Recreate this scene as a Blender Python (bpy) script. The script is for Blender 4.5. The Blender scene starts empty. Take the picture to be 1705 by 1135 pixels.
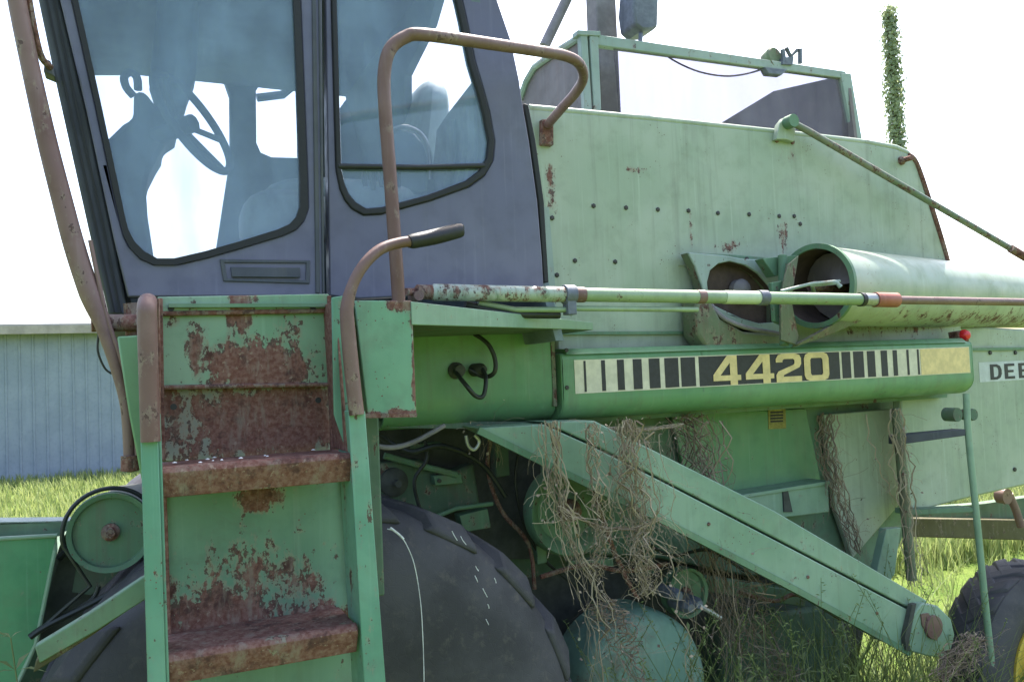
import bpy, bmesh, math, random
from mathutils import Vector, Matrix, noise
from mathutils.geometry import tessellate_polygon
random.seed(7)
R = math.radians
scene = bpy.context.scene
C = scene.collection

# ------------------------------------------------------------------ camera
W, H, F = 1705.0, 1135.0, 1380.0
HC = 1.85
TH, PH, RO = R(24.6), math.atan(60/F), math.atan(.042)
_f0 = Vector((math.sin(TH), math.cos(TH), 0)); _r0 = Vector((math.cos(TH), -math.sin(TH), 0)); _z = Vector((0, 0, 1))
_f = (_f0*math.cos(PH)+_z*math.sin(PH)).normalized(); _u0 = (_z*math.cos(PH)-_f0*math.sin(PH)).normalized()
_r = (_r0*math.cos(RO)-_u0*math.sin(RO)).normalized(); _u = (_u0*math.cos(RO)+_r0*math.sin(RO)).normalized()
CAM = Vector((0, 0, HC))
cd = bpy.data.cameras.new('camera'); cam = bpy.data.objects.new('camera', cd); C.objects.link(cam)
cd.sensor_width = 36; cd.lens = F/W*36; cd.clip_start = .05; cd.clip_end = 3000
cam.matrix_world = Matrix(((_r.x, _u.x, -_f.x, 0), (_r.y, _u.y, -_f.y, 0), (_r.z, _u.z, -_f.z, HC), (0, 0, 0, 1)))
scene.camera = cam

def U(px, py, Y=None, X=None, Z=None):
    """photo pixel -> point on a real plane of the machine"""
    d = _f+_r*((px-W/2)/F)-_u*((py-H/2)/F)
    if Y is not None: t = Y/d.y
    elif X is not None: t = X/d.x
    else: t = (Z-HC)/d.z
    return CAM+d*t
def US(pts, Y): return [U(x, y, Y=Y) for x, y in pts]

# ------------------------------------------------------------------ node helpers
def newmat(name):
    m = bpy.data.materials.new(name); m.use_nodes = True
    nt = m.node_tree; nt.nodes.clear()
    out = nt.nodes.new('ShaderNodeOutputMaterial'); b = nt.nodes.new('ShaderNodeBsdfPrincipled')
    nt.links.new(b.outputs[0], out.inputs[0]); return m, nt, b, out
class G:
    def __init__(s, nt): s.nt = nt
    def n(s, t, **k):
        x = s.nt.nodes.new(t)
        for a, v in k.items(): setattr(x, a, v)
        return x
    def set(s, sock, v):
        if hasattr(v, 'is_output'): s.nt.links.new(v, sock)
        else:
            if isinstance(v, tuple) and len(v) == 3 and sock.type == 'RGBA': v = v+(1,)
            sock.default_value = v
    def m(s, op, a, b=None, c=None, clamp=False):
        x = s.n('ShaderNodeMath', operation=op, use_clamp=clamp); s.set(x.inputs[0], a)
        if b is not None: s.set(x.inputs[1], b)
        if c is not None: s.set(x.inputs[2], c)
        return x.outputs[0]
    def mix(s, f, a, b, bt='MIX'):
        x = s.n('ShaderNodeMix', data_type='RGBA', blend_type=bt); s.set(x.inputs[0], f); s.set(x.inputs[6], a); s.set(x.inputs[7], b); return x.outputs[2]
    def noise(s, vec, sc, det=4, ro=.5, dist=0):
        x = s.n('ShaderNodeTexNoise'); s.set(x.inputs['Vector'], vec); x.inputs['Scale'].default_value = sc
        x.inputs['Detail'].default_value = det; x.inputs['Roughness'].default_value = ro; x.inputs['Distortion'].default_value = dist; return x.outputs[0]
    def ramp(s, v, lo, hi, a=0., b=1., smooth=True):
        x = s.n('ShaderNodeMapRange', interpolation_type='SMOOTHSTEP' if smooth else 'LINEAR'); s.set(x.inputs[0], v)
        for i, q in enumerate((lo, hi, a, b)): x.inputs[i+1].default_value = q
        return x.outputs[0]
    def co(s): return s.n('ShaderNodeTexCoord').outputs['Object']
    def scale(s, v, xyz):
        x = s.n('ShaderNodeMapping'); s.set(x.inputs[0], v); x.inputs['Scale'].default_value = xyz; return x.outputs[0]
    def dist(s, v, p, sc=(1, 1, 1)):
        a = s.n('ShaderNodeVectorMath', operation='SUBTRACT'); s.set(a.inputs[0], v); a.inputs[1].default_value = p
        b = s.n('ShaderNodeVectorMath', operation='MULTIPLY'); s.set(b.inputs[0], a.outputs[0]); b.inputs[1].default_value = sc
        c = s.n('ShaderNodeVectorMath', operation='LENGTH'); s.set(c.inputs[0], b.outputs[0]); return c.outputs['Value']
    def bump(s, h, st, d, bsdf):
        x = s.n('ShaderNodeBump'); x.inputs['Strength'].default_value = st; x.inputs['Distance'].default_value = d
        s.set(x.inputs['Height'], h); s.nt.links.new(x.outputs[0], bsdf.inputs['Normal'])

RUST1, RUST2, RUST3 = (.135, .052, .038), (.215, .115, .09), (.07, .032, .027)
def paint(name, col,  col2=None, rust=.0, fleck=.0, streak=.35, dirt=.3, rough=.5, spec=.35, masks=(), dirtcol=(.12, .11, .08), dent=.25, chalk=0., bsc=5.5):
    """weathered machine paint; rust: share of the area eaten by rust, masks: (centre, axis scale, strength) rust patches"""
    m, nt, b, out = newmat(name); g = G(nt); v = g.co(); col2 = col2 or tuple(min(1, c*1.25+.02) for c in col)
    big = g.noise(v, 2.2, 3, .55); mid = g.noise(v, 14, 6, .6); fine = g.noise(v, 90, 5, .65)
    c = g.mix(g.ramp(big, .38, .64), col, col2)
    c = g.mix(g.ramp(mid, .45, .75, 0, .35), c, tuple(x*.72 for x in col))
    st = g.noise(g.scale(v, (26, 26, 1.3)), 1.0, 5, .65)
    c = g.mix(g.ramp(st, .5, .78, 0, streak), c, dirtcol)
    st2 = g.noise(g.scale(v, (60, 60, 2.2)), 1.0, 3, .6)
    c = g.mix(g.ramp(st2, .56, .76, 0, .22+chalk), c, tuple(min(.8, x*1.2+.12) for x in col))
    blot = g.noise(v, bsc, 8, .68, .6)
    c = g.mix(g.ramp(blot, .5, .72, 0, dirt), c, dirtcol)
    rn = g.noise(v, 17, 10, .72, .25); rv = g.noise(g.scale(v, (1, 1, .35)), 34, 8, .7)
    rsum = g.m('MULTIPLY', g.m('ADD', rn, rv), .5)
    thr = .72-.42*rust
    add = 0.0
    for (p, sc, s) in masks:
        dd = g.ramp(g.dist(v, p, sc), .0, 1.15, s, 0.)
        add = g.m('MAXIMUM', add, dd) if not isinstance(add, float) else dd
    if not isinstance(add, float): rsum = g.m('ADD', rsum, add)
    rm = g.ramp(g.m('ADD', rsum, g.m('MULTIPLY', g.m('SUBTRACT', fine, .5), .10)), thr, thr+.03)
    near = g.ramp(rsum, thr-.09, thr+.02)
    sk1 = g.noise(v, 75, 3, .6); sk2 = g.noise(g.scale(v, (1.6, 1.6, .8)), 38, 4, .65)
    spk = g.m('MAXIMUM', g.ramp(g.m('ADD', sk1, g.m('MULTIPLY', near, .14)), .655, .685), g.ramp(g.m('ADD', sk2, g.m('MULTIPLY', near, .12)), .665, .69))
    spk = g.m('MULTIPLY', spk, g.ramp(near, .12, .4))
    greyed = g.m('MULTIPLY', near, g.ramp(mid, .3, .7, .15, .7))
    c = g.mix(greyed, c, tuple(x*.5+.10 for x in (col[0]*1.2, col[1]*.75, col[2]*.9)))
    halo = g.ramp(rsum, thr-.06, thr+.01, 0, .45)
    c = g.mix(halo, c, (.30, .24, .15))
    rcol = g.mix(g.ramp(fine, .35, .65), RUST1, RUST2); rcol = g.mix(g.ramp(rn, .5, .66), rcol, RUST3); rcol = g.mix(g.ramp(g.noise(g.scale(v, (9, 9, 2)), 3, 5, .7), .5, .7, 0, .7), rcol, (.24, .19, .15)); rcol = g.mix(g.ramp(sk1, .62, .68, 0, .5), rcol, (.33, .25, .19))
    c = g.mix(g.m('MULTIPLY', spk, .9), c, RUST3); c = g.mix(rm, c, rcol)
    if fleck > 0:
        vo = g.n('ShaderNodeTexVoronoi'); g.set(vo.inputs['Vector'], v); vo.inputs['Scale'].default_value = 70
        sp = g.m('MULTIPLY', g.ramp(g.m('ADD', vo.outputs['Distance'], g.m('MULTIPLY', fine, .5)), .34, .42, 1, 0), g.ramp(g.noise(v, 7, 3), .62-.2*fleck, .66-.2*fleck+.02))
        c = g.mix(sp, c, RUST1)
    g.set(b.inputs['Base Color'], c)
    ro = g.m('ADD', g.ramp(mid, .3, .7, rough-.08, rough+.12), g.m('MULTIPLY', rm, .3), clamp=True)
    g.set(b.inputs['Roughness'], ro); b.inputs['Specular IOR Level'].default_value = spec
    hgt = g.m('ADD', g.m('MULTIPLY', g.noise(v, 3.1, 2), dent*10), g.m('ADD', g.m('MULTIPLY', rm, g.m('ADD', fine, .4)), g.m('MULTIPLY', fine, .12)))
    g.bump(hgt, .45, .0035, b)
    return m
def plain(name, col, rough=.6, spec=.3, var=.3, sc=25, col2=None, bump=.2, metal=0., fine=120):
    m, nt, b, out = newmat(name); g = G(nt); v = g.co()
    n1 = g.noise(v, sc, 6, .65); c = g.mix(g.ramp(n1, .35, .68), tuple(x*(1-var) for x in col), col2 or tuple(min(1, x*(1+var*.6)) for x in col))
    n2 = g.noise(v, fine, 3, .6); c = g.mix(g.ramp(n2, .55, .8, 0, .35), c, tuple(x*.6 for x in col))
    g.set(b.inputs['Base Color'], c); g.set(b.inputs['Roughness'], g.ramp(n1, .3, .7, rough-.08, min(1, rough+.12)))
    b.inputs['Specular IOR Level'].default_value = spec; b.inputs['Metallic'].default_value = metal
    g.bump(g.m('ADD', n1, g.m('MULTIPLY', n2, .4)), bump, .003, b); return m

def tup(v): return (v.x, v.y, v.z)
YL, YT, YC, YB, YH, YS = 1.80, 2.25, 2.30, 2.70, 2.55, 1.95   # ladder front, tyre face, cab side, body side, hood face, platform skirt

M = {}
YE_ = 2.6
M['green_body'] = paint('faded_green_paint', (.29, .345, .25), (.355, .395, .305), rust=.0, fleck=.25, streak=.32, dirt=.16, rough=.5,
    masks=[(tup(U(1060, 283, Y=YB)), (11, 1, 36), .24), (tup(U(1215, 410, Y=YB)), (10, 1, 18), .25), (tup(U(1305, 392, Y=YB)), (20, 1, 6.5), .27),
           (tup(U(918, 300, Y=YB)), (24, 1, 4.2), .27), (tup(U(1310, 262, Y=YB)), (12, 1, 11), .20), (tup(U(1150, 385, Y=YB)), (55, 1, 7), .25), (tup(U(1046, 375, Y=YB)), (70, 1, 9), .22),
           (tup(U(1530, 540, Y=YE_)), (1.2, 1, 9), .20)], chalk=.1)
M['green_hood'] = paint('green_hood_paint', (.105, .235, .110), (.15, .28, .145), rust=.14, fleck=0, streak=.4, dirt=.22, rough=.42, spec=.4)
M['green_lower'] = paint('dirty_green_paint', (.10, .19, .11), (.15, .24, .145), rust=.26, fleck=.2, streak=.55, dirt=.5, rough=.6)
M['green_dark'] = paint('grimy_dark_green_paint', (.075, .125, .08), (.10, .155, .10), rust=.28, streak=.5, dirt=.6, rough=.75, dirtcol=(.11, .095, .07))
M['green_elev'] = paint('elevator_green_paint', (.18, .28, .19), (.235, .33, .24), rust=.20, fleck=.3, streak=.25, dirt=.18, rough=.5)
M['green_ladder'] = paint('chipped_ladder_green', (.105, .25, .165), (.165, .31, .225), rust=.27, fleck=.3, streak=.3, dirt=.3, rough=.55)
_xm = U(425, 600, Y=2.0)
M['riser_top'] = paint('rusted_riser_paint', (.15, .27, .16), (.23, .33, .23), rust=.24, fleck=.3, streak=.5, dirt=.35, rough=.6,
    masks=[(tup(U(430, 620, Y=1.98)), (5.5, 1, 9), .30), (tup(U(400, 510, Y=1.98)), (22, 1, 12), .3), (tup(U(320, 570, Y=1.98)), (32, 1, 9), .17), (tup(U(490, 560, Y=1.98)), (28, 1, 9), .16)])
M['riser_mid'] = paint('brown_rusted_riser', (.17, .20, .15), (.22, .23, .18), rust=.54, fleck=.3, streak=.5, dirt=.5, rough=.65, dirtcol=(.17, .13, .11),
    masks=[(tup(U(460, 700, Y=1.98)), (6, 1, 12), .3)])
M['riser_low'] = paint('scuffed_riser_paint', (.10, .20, .13), (.15, .26, .175), rust=.22, fleck=.3, streak=.3, dirt=.4, rough=.55,
    masks=[(tup(U(370, 1050, Y=1.98)), (5.5, 1, 7.5), .30), (tup(U(520, 1040, Y=1.98)), (6, 1, 12), .25), (tup(U(430, 830, Y=1.98)), (14, 1, 20), .3), (tup(U(420, 960, Y=1.98)), (6, 1, 8), .15), (tup(U(340, 980, Y=1.98)), (9, 1, 10), .16), (tup(U(500, 960, Y=1.98)), (10, 1, 12), .14)])
M['tread'] = paint('rusted_tread_metal', (.17, .17, .12), (.20, .16, .13), rust=.78, fleck=.0, streak=.35, dirt=.5, rough=.6, dirtcol=(.13, .085, .05))
M['rust_pipe'] = paint('rust_brown_pipe', (.135, .070, .058), (.20, .12, .105), rust=.30, streak=.35, dirt=.35, rough=.5, dirtcol=(.15, .10, .08), dent=.05)
M['rust_dark'] = paint('dark_rusty_iron', (.13, .085, .07), (.18, .12, .10), rust=.6, streak=.3, dirt=.4, rough=.7, dent=.1)
M['cyl_paint'] = paint('flaking_green_cylinder_paint', (.19, .27, .15), (.27, .34, .21), rust=.22, fleck=.0, streak=.3, dirt=.35, rough=.35, spec=.5, dent=.03)
M['cyl_flake'] = paint('flaking_white_green_cylinder_paint', (.30, .36, .28), (.42, .46, .40), rust=.46, fleck=.4, streak=.7, dirt=1.0, rough=.4, dirtcol=(.05, .12, .05), dent=.05, bsc=13)
M['cyl_light'] = paint('pale_green_cylinder_paint', (.42, .50, .33), (.5, .55, .4), rust=.05, rough=.35, dent=.02)
M['orange_cap'] = paint('orange_red_cap_paint', (.30, .085, .055), (.38, .14, .10), rust=.05, dirt=.3, rough=.5, dent=.02)
M['cab'] = paint('blue_grey_cab_paint', (.105, .10, .155), (.135, .128, .185), rust=.01, streak=.25, dirt=.2, rough=.42, spec=.45, dirtcol=(.09, .085, .10), dent=.08)
M['cab_dark'] = paint('dark_cab_frame_paint', (.05, .052, .065), (.075, .078, .09), rust=.03, streak=.3, dirt=.3, rough=.55, dent=.05)
M['seal'] = plain('black_rubber_seal', (.022, .021, .022), .6, .35, sc=60)
M['rubber'] = None
M['interior'] = plain('cab_liner_grey', (.17, .21, .24), .8, .2, var=.25, sc=6)
M['interior_dark'] = plain('cab_console_grey', (.08, .12, .14), .7, .25, var=.3, sc=18)
M['seat_cloth'] = plain('worn_seat_vinyl', (.36, .42, .42), .65, .3, var=.25, sc=9)
M['black'] = plain('black_plastic', (.02, .02, .021), .5, .4)
M['hose'] = plain('black_hose_rubber', (.022, .025, .022), .45, .4)
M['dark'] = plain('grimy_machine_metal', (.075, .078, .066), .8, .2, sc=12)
M['brown_in'] = paint('brown_tank_sheet', (.15, .125, .125), (.20, .17, .17), rust=.1, streak=.5, dirt=.4, rough=.7, dirtcol=(.22, .16, .15))
M['brown_grime'] = paint('grimed_brown_green_metal', (.12, .14, .085), (.14, .18, .105), rust=.34, streak=.5, dirt=.7, rough=.7, dirtcol=(.15, .105, .08))
M['tank_frame'] = paint('pale_green_angle_iron', (.235, .30, .255), (.29, .34, .30), rust=.25, streak=.3, dirt=.35, rough=.5, dirtcol=(.2, .17, .16))
M['brown_black'] = plain('brown_inside_painted_shade', (.095, .066, .056), .8, .2, sc=14)  # brown darkened to stand in for the shade inside the openings
M['grey_post'] = plain('grey_brown_post_paint', (.21, .19, .19), .6, .3, sc=8)
M['yellow'] = paint('machine_yellow_paint', (.52, .36, .04), (.6, .44, .08), rust=.1, fleck=.8, streak=.4, dirt=.5, rough=.5)
M['cream'] = plain('cream_decal_film', (.60, .55, .42), .5, .35, var=.13, sc=30, bump=.05)
M['yellow_decal'] = plain('yellow_decal_film', (.70, .53, .25), .5, .35, var=.16, sc=20, bump=.05)
M['white_decal'] = plain('white_decal_film', (.50, .52, .50), .5, .35, var=.12, sc=20, bump=.05)
M['black_decal'] = plain('black_decal_film', (.028, .026, .030), .45, .4, var=.3, sc=40, bump=.05)
M['olive'] = paint('grimy_olive_yellow_paint', (.075, .068, .025), (.10, .09, .04), rust=.3, streak=.5, dirt=.8, rough=.7, dirtcol=(.07, .06, .035))
M['rod_paint'] = paint('dull_rod_paint', (.13, .17, .11), (.18, .19, .14), rust=.42, streak=.4, dirt=.6, rough=.5, dent=.02, dirtcol=(.15, .12, .10))
M['plum'] = plain('faded_label', (.30, .26, .08), .6, .3, sc=50)
M['lamp_grey'] = plain('grey_lamp_housing', (.13, .14, .17), .5, .4)
M['bolt'] = plain('dark_bolt_steel', (.045, .04, .035), .55, .4)
M['steel'] = plain('bright_worn_steel', (.42, .42, .40), .4, .5, metal=.6)
M['bird'] = plain('white_bird_dropping', (.7, .7, .68), .8, .2)
m, nt, b, out = newmat('red_lens'); b.inputs['Base Color'].default_value = (.55, .01, .02, 1); b.inputs['Roughness'].default_value = .2; M['red'] = m

def tyre_mat():
    m, nt, b, out = newmat('weathered_tyre_rubber'); g = G(nt); v = g.co()
    n = g.noise(v, 4, 6, .6); c = g.mix(g.ramp(n, .35, .7), (.036, .034, .037), (.066, .062, .066))
    n2 = g.noise(v, 26, 8, .7); c = g.mix(g.ramp(n2, .52, .75, 0, .5), c, (.12, .105, .085))
    vo = g.n('ShaderNodeTexVoronoi', feature='DISTANCE_TO_EDGE'); g.set(vo.inputs['Vector'], g.scale(v, (1, 1, 1))); vo.inputs['Scale'].default_value = 45
    cr = g.ramp(vo.outputs['Distance'], 0, .05, 1, 0)
    g.set(b.inputs['Base Color'], c); b.inputs['Roughness'].default_value = .72; b.inputs['Specular IOR Level'].default_value = .35
    g.bump(g.m('SUBTRACT', n2, g.m('MULTIPLY', cr, .35)), .35, .003, b); return m
M['rubber'] = tyre_mat()

def glass_mat(name, tint, dust_sheen, dust_sheen_col, reflect=.06):
    m, nt, b, out = newmat(name); nt.nodes.remove(b); g = G(nt); v = g.co()
    tr = g.n('ShaderNodeBsdfTransparent'); tr.inputs[0].default_value = tint+(1,)
    df = g.n('ShaderNodeBsdfDiffuse'); gl = g.n('ShaderNodeBsdfGlossy'); gl.inputs['Roughness'].default_value = .04
    st = g.noise(g.scale(v, (9, 9, 1.5)), 1.0, 5, .6); bl = g.noise(v, 3, 4, .6)
    g.set(df.inputs[0], g.mix(g.ramp(bl, .35, .7), dust_sheen_col, tuple(min(1, x*1.3) for x in dust_sheen_col)))
    f = g.m('MULTIPLY', g.m('ADD', g.ramp(st, .35, .7, .75, 1.2), g.ramp(bl, .35, .7, -.12, .18)), dust_sheen)
    mx = g.n('ShaderNodeMixShader'); g.set(mx.inputs[0], f); nt.links.new(tr.outputs[0], mx.inputs[1]); nt.links.new(df.outputs[0], mx.inputs[2])
    fr = g.n('ShaderNodeFresnel'); fr.inputs[0].default_value = 1.45
    mx2 = g.n('ShaderNodeMixShader'); g.set(mx2.inputs[0], g.m('MULTIPLY', fr.outputs[0], reflect*16)); nt.links.new(mx.outputs[0], mx2.inputs[1]); nt.links.new(gl.outputs[0], mx2.inputs[2])
    nt.links.new(mx2.outputs[0], out.inputs[0]); return m
M['glass'] = glass_mat('dusty_cab_glass_painted_reflection', (.93, .94, .97), .28, (.28, .385, .53))  # blue film: dust, with the sky's reflection painted into its colour
M['plexi'] = glass_mat('milky_tank_window', (.62, .60, .65), .10, (.50, .46, .48), .004)

# ------------------------------------------------------------------ mesh helpers
class MB:
    def __init__(s): s.bm = bmesh.new(); s.mi = 0
    def _f(s, vs, smooth=False):
        try:
            f = s.bm.faces.new(vs); f.material_index = s.mi; f.smooth = smooth; return f
        except ValueError: return None
    def prism(s, pts, off, holes=()):
        """closed outline (with holes) given a thickness"""
        off = Vector(off); loops = [list(pts)]+[list(h) for h in holes]
        va = [[s.bm.verts.new(p) for p in L] for L in loops]; vb = [[s.bm.verts.new(Vector(p)+off) for p in L] for L in loops]
        if not holes: s._f(va[0]); s._f(list(reversed(vb[0])))
        else:
            fa = [v for L in va for v in L]; fb = [v for L in vb for v in L]
            for t in tessellate_polygon([[Vector(p) for p in L] for L in loops]):
                s._f([fa[i] for i in t]); s._f([fb[i] for i in reversed(t)])
        for A, B in zip(va, vb):
            n = len(A)
            for i in range(n): s._f([A[i], A[(i+1) % n], B[(i+1) % n], B[i]])
        return s
    def box(s, a, b):
        x0, y0, z0 = a; x1, y1, z1 = b
        return s.prism([(x0, y0, z0), (x1, y0, z0), (x1, y0, z1), (x0, y0, z1)], (0, y1-y0, 0))
    def tube(s, pts, r, seg=14, smooth=0, close=False, flat=None):
        P = [Vector(p) for p in pts]; rr = list(r) if isinstance(r, (list, tuple)) else [r]*len(P)
        if smooth:
            Q, q = [], []
            n = len(P)
            for i in range(n-1):
                p0, p1, p2, p3 = P[max(i-1, 0)], P[i], P[i+1], P[min(i+2, n-1)]
                for k in range(smooth):
                    t = k/smooth
                    Q.append(.5*((2*p1)+(p2-p0)*t+(2*p0-5*p1+4*p2-p3)*t*t+(3*p1-p0-3*p2+p3)*t**3)); q.append(rr[i]*(1-t)+rr[i+1]*t)
            Q.append(P[-1]); q.append(rr[-1]); P, rr = Q, q
        n = len(P); rings = []; nrm = None
        for i in range(n):
            t = ((P[(i+1) % n]-P[i-1]) if close else (P[min(i+1, n-1)]-P[max(i-1, 0)])).normalized()
            if nrm is None:
                a = Vector((0, 0, 1)) if abs(t.z) < .9 else Vector((1, 0, 0)); nrm = (a-t*a.dot(t)).normalized()
            else:
                nrm = nrm-t*nrm.dot(t)
                nrm = nrm.normalized() if nrm.length > 1e-6 else t.orthogonal().normalized()
            bn = t.cross(nrm)
            rings.append([s.bm.verts.new(P[i]+(nrm*math.cos(2*math.pi*k/seg)+bn*math.sin(2*math.pi*k/seg))*rr[i]) for k in range(seg)])
        for i in range(n if close else n-1):
            A, B = rings[i], rings[(i+1) % n]
            for k in range(seg): s._f([A[k], A[(k+1) % seg], B[(k+1) % seg], B[k]], True)
        if not close and seg > 2: s._f(list(reversed(rings[0]))); s._f(rings[-1])
        return s
    def lathe(s, o, ax, prof, seg=48, a0=0, a1=2*math.pi, ref=None):
        o = Vector(o); ax = Vector(ax).normalized(); e = Vector(ref) if ref else (Vector((0, 0, 1)) if abs(ax.z) < .9 else Vector((1, 0, 0)))
        e = (e-ax*e.dot(ax)).normalized(); b = ax.cross(e); full = abs(a1-a0-2*math.pi) < 1e-6
        N = seg if full else seg+1; rings = []
        for r, h in prof:
            rings.append([s.bm.verts.new(o+ax*h+(e*math.cos(a0+(a1-a0)*k/seg)+b*math.sin(a0+(a1-a0)*k/seg))*r) for k in range(N)] if r > 1e-6 else [s.bm.verts.new(o+ax*h)])
        for A, B in zip(rings, rings[1:]):
            for k in range(seg):
                k2 = (k+1) % N
                if len(A) == 1 and len(B) == 1: continue
                if len(A) == 1: s._f([A[0], B[k2], B[k]], True)
                elif len(B) == 1: s._f([A[k], A[k2], B[0]], True)
                else: s._f([A[k], A[k2], B[k2], B[k]], True)
        return s
    def extrude_x(s, prof, x0, x1):
        """closed (Y, Z) profile run along X"""
        return s.prism([(x0, y, z) for y, z in prof], (x1-x0, 0, 0))
    def bar(s, p0, p1, w, h, up=(0, 0, 1)):
        p0, p1 = Vector(p0), Vector(p1); d = (p1-p0).normalized(); u = Vector(up); u = (u-d*u.dot(d)).normalized(); q = d.cross(u)
        return s.prism([p0+q*w/2+u*h/2, p0-q*w/2+u*h/2, p0-q*w/2-u*h/2, p0+q*w/2-u*h/2], p1-p0)
    def build(s, name, mats, parent=None, label=None, bevel=0., ang=38):
        bmesh.ops.recalc_face_normals(s.bm, faces=s.bm.faces[:])
        me = bpy.data.meshes.new(name); s.bm.to_mesh(me); s.bm.free()
        for mm in (mats if isinstance(mats, (list, tuple)) else [mats]): me.materials.append(M[mm] if isinstance(mm, str) else mm)
        for p in me.polygons: p.use_smooth = True
        me.set_sharp_from_angle(angle=R(ang))
        o = bpy.data.objects.new(name, me); C.objects.link(o)
        if parent is not None:
            o.parent = parent; o.matrix_parent_inverse = TOP_INV
        if label: o['label'] = label
        if bevel:
            b = o.modifiers.new('edge', 'BEVEL'); b.width = bevel; b.segments = 2; b.limit_method = 'ANGLE'; b.angle_limit = R(45); b.harden_normals = False
        return o
def tag(o, label=None, cat=None, group=None, kind=None):
    if label: o['label'] = label
    if cat: o['category'] = cat
    if group: o['group'] = group
    if kind: o['kind'] = kind
    return o
TOP = bpy.data.objects.new('combine_harvester', None); C.objects.link(TOP); TOP.location = (2.2, 3.6, 0)
tag(TOP, 'old faded green combine harvester with grey cab and rusty ladder', 'combine harvester')
TOP_INV = Matrix.Translation((-2.2, -3.6, 0))
IDM = Matrix.Identity(4)
def part(mb, name, mats, parent=None, label=None, bevel=0., ang=38):
    o = mb.build(name, mats, TOP if parent is None else parent, label, bevel, ang)
    if parent is not None: o.matrix_parent_inverse = IDM      # parts share one coordinate frame
    return o

# ------------------------------------------------------------------ CAB
door_out = [(50, -222), (100, 0), (143, 180), (190, 400), (213, 494), (541, 492), (536, 0), (532, -222)]
seal_o = [(76, -196), (120, 0), (160, 180), (200, 370), (206, 392), (216, 412), (233, 430), (258, 441), (292, 441), (340, 430), (400, 413), (470, 392), (492, 382), (506, 367), (513, 348), (512, 300), (506, 150), (500, 0), (495, -196)]
seal_i = [(88, -184), (130, 0), (170, 180), (209, 364), (214, 383), (224, 402), (240, 418), (262, 430), (290, 430), (338, 419), (398, 402), (462, 382), (482, 373), (494, 360), (500, 343), (500, 300), (495, 150), (489, 0), (485, -184)]
YD = YC-.022
door = part(MB().prism(US(door_out, YD), (0, .045, 0), [US(seal_o, YD)]), 'cab_door', 'cab', bevel=.004)
part(MB().prism(US(seal_o, YD-.008), (0, .03, 0), [US(seal_i, YD-.008)]), 'window_seal', 'seal', door, bevel=.004)
part(MB().prism(US(seal_i, YD+.006), (0, .004, 0)), 'window_glass', 'glass', door)
# recessed handle
h = MB(); fr_o = [(366, 431), (517, 433), (516, 472), (372, 468)]; fr_i = [(374, 437), (510, 438), (509, 466), (379, 463)]
h.prism(US(fr_o, YD-.006), (0, .012, 0), [US(fr_i, YD-.006)]); h.prism(US([(384, 444), (500, 445), (500, 462), (386, 461)], YD-.010), (0, .008, 0))
part(h, 'door_handle', 'cab_dark', door, bevel=.002)
for x0, x1 in ((517, 524), (528, 532)):
    part(MB().prism(US([(x0, -200), (x1, -200), (x1+9, 488), (x0+9, 488)], YD-.006), (0, .01, 0)), 'edge_trim', 'cab_dark', door, bevel=.002)

pan_out = [(538, -222), (542, 0), (549, 492), (600, 497), (906, 482), (903, 430), (895, 335), (881, 234), (870, 171), (865, 134), (851, 67), (828, 0), (798, -80), (742, -222)]
ps_o = [(548, -196), (552, 0), (556, 150), (560, 284), (566, 314), (574, 332), (586, 347), (606, 358), (637, 356), (714, 335), (781, 311), (808, 291), (821, 268), (824, 234), (815, 184), (803, 140), (791, 100), (777, 30), (770, 0), (728, -150), (712, -196)]
ps_i = [(557, -184), (561, 0), (565, 150), (569, 282), (574, 305), (581, 322), (592, 336), (610, 347), (635, 345), (711, 325), (775, 301), (799, 283), (811, 263), (814, 234), (805, 187), (793, 143), (781, 103), (767, 33), (760, 2), (718, -146), (704, -184)]
sp = part(MB().prism(US(pan_out, YC), (0, .045, 0), [US(ps_o, YC)]), 'cab_side_panel', 'cab', bevel=.004)
part(MB().prism(US(ps_o, YC-.008), (0, .03, 0), [US(ps_i, YC-.008)]), 'window_seal', 'seal', sp, bevel=.004)
part(MB().prism(US(ps_i, YC+.006), (0, .004, 0)), 'window_glass', 'glass', sp)
part(MB().tube([U(563, 277, Y=YC-.004), U(700, 279, Y=YC-.004), U(806, 276, Y=YC-.004)], .008), 'window_bar', 'black', sp)
# rubber strip between the cab and the green body
part(MB().prism(US([(872, 172), (880, 174), (892, 234), (906, 335), (914, 470), (906, 470), (897, 335), (883, 234)], YC+.01), (0, .10, 0)), 'rubber_strip', 'seal', bevel=.003)
# front pillar and windshield post
pl = MB(); pl.prism(US([(15, -222), (64, 0), (90, 124), (147, 380), (181, 524), (214, 524), (190, 400), (143, 180), (99, 0), (48, -222)], YC), (0, .07, 0))
pil = part(pl, 'cab_pillar', 'cab_dark', bevel=.006)
for k in (8, 20): part(MB().prism(US([(k+18, -200), (68+k, 0), (94+k, 124), (151+k, 380), (182+k*.9, 520), (185+k*.9, 520), (155+k, 380), (98+k, 124), (72+k, 0), (k+22, -200)], YC-.007), (0, .012, 0)), 'weather_strip', 'seal', pil)
part(MB().prism(US([(84, 100), (74, 98), (72, 120), (92, 128)], YC-.05), (0, .05, 0)), 'hinge_bracket', 'cab_dark', pil, bevel=.004)
XF, XR, YF, ZF, ZC = U(75, 50, Y=YC).x, 1.17, 3.75, 2.06, 3.20
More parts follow.
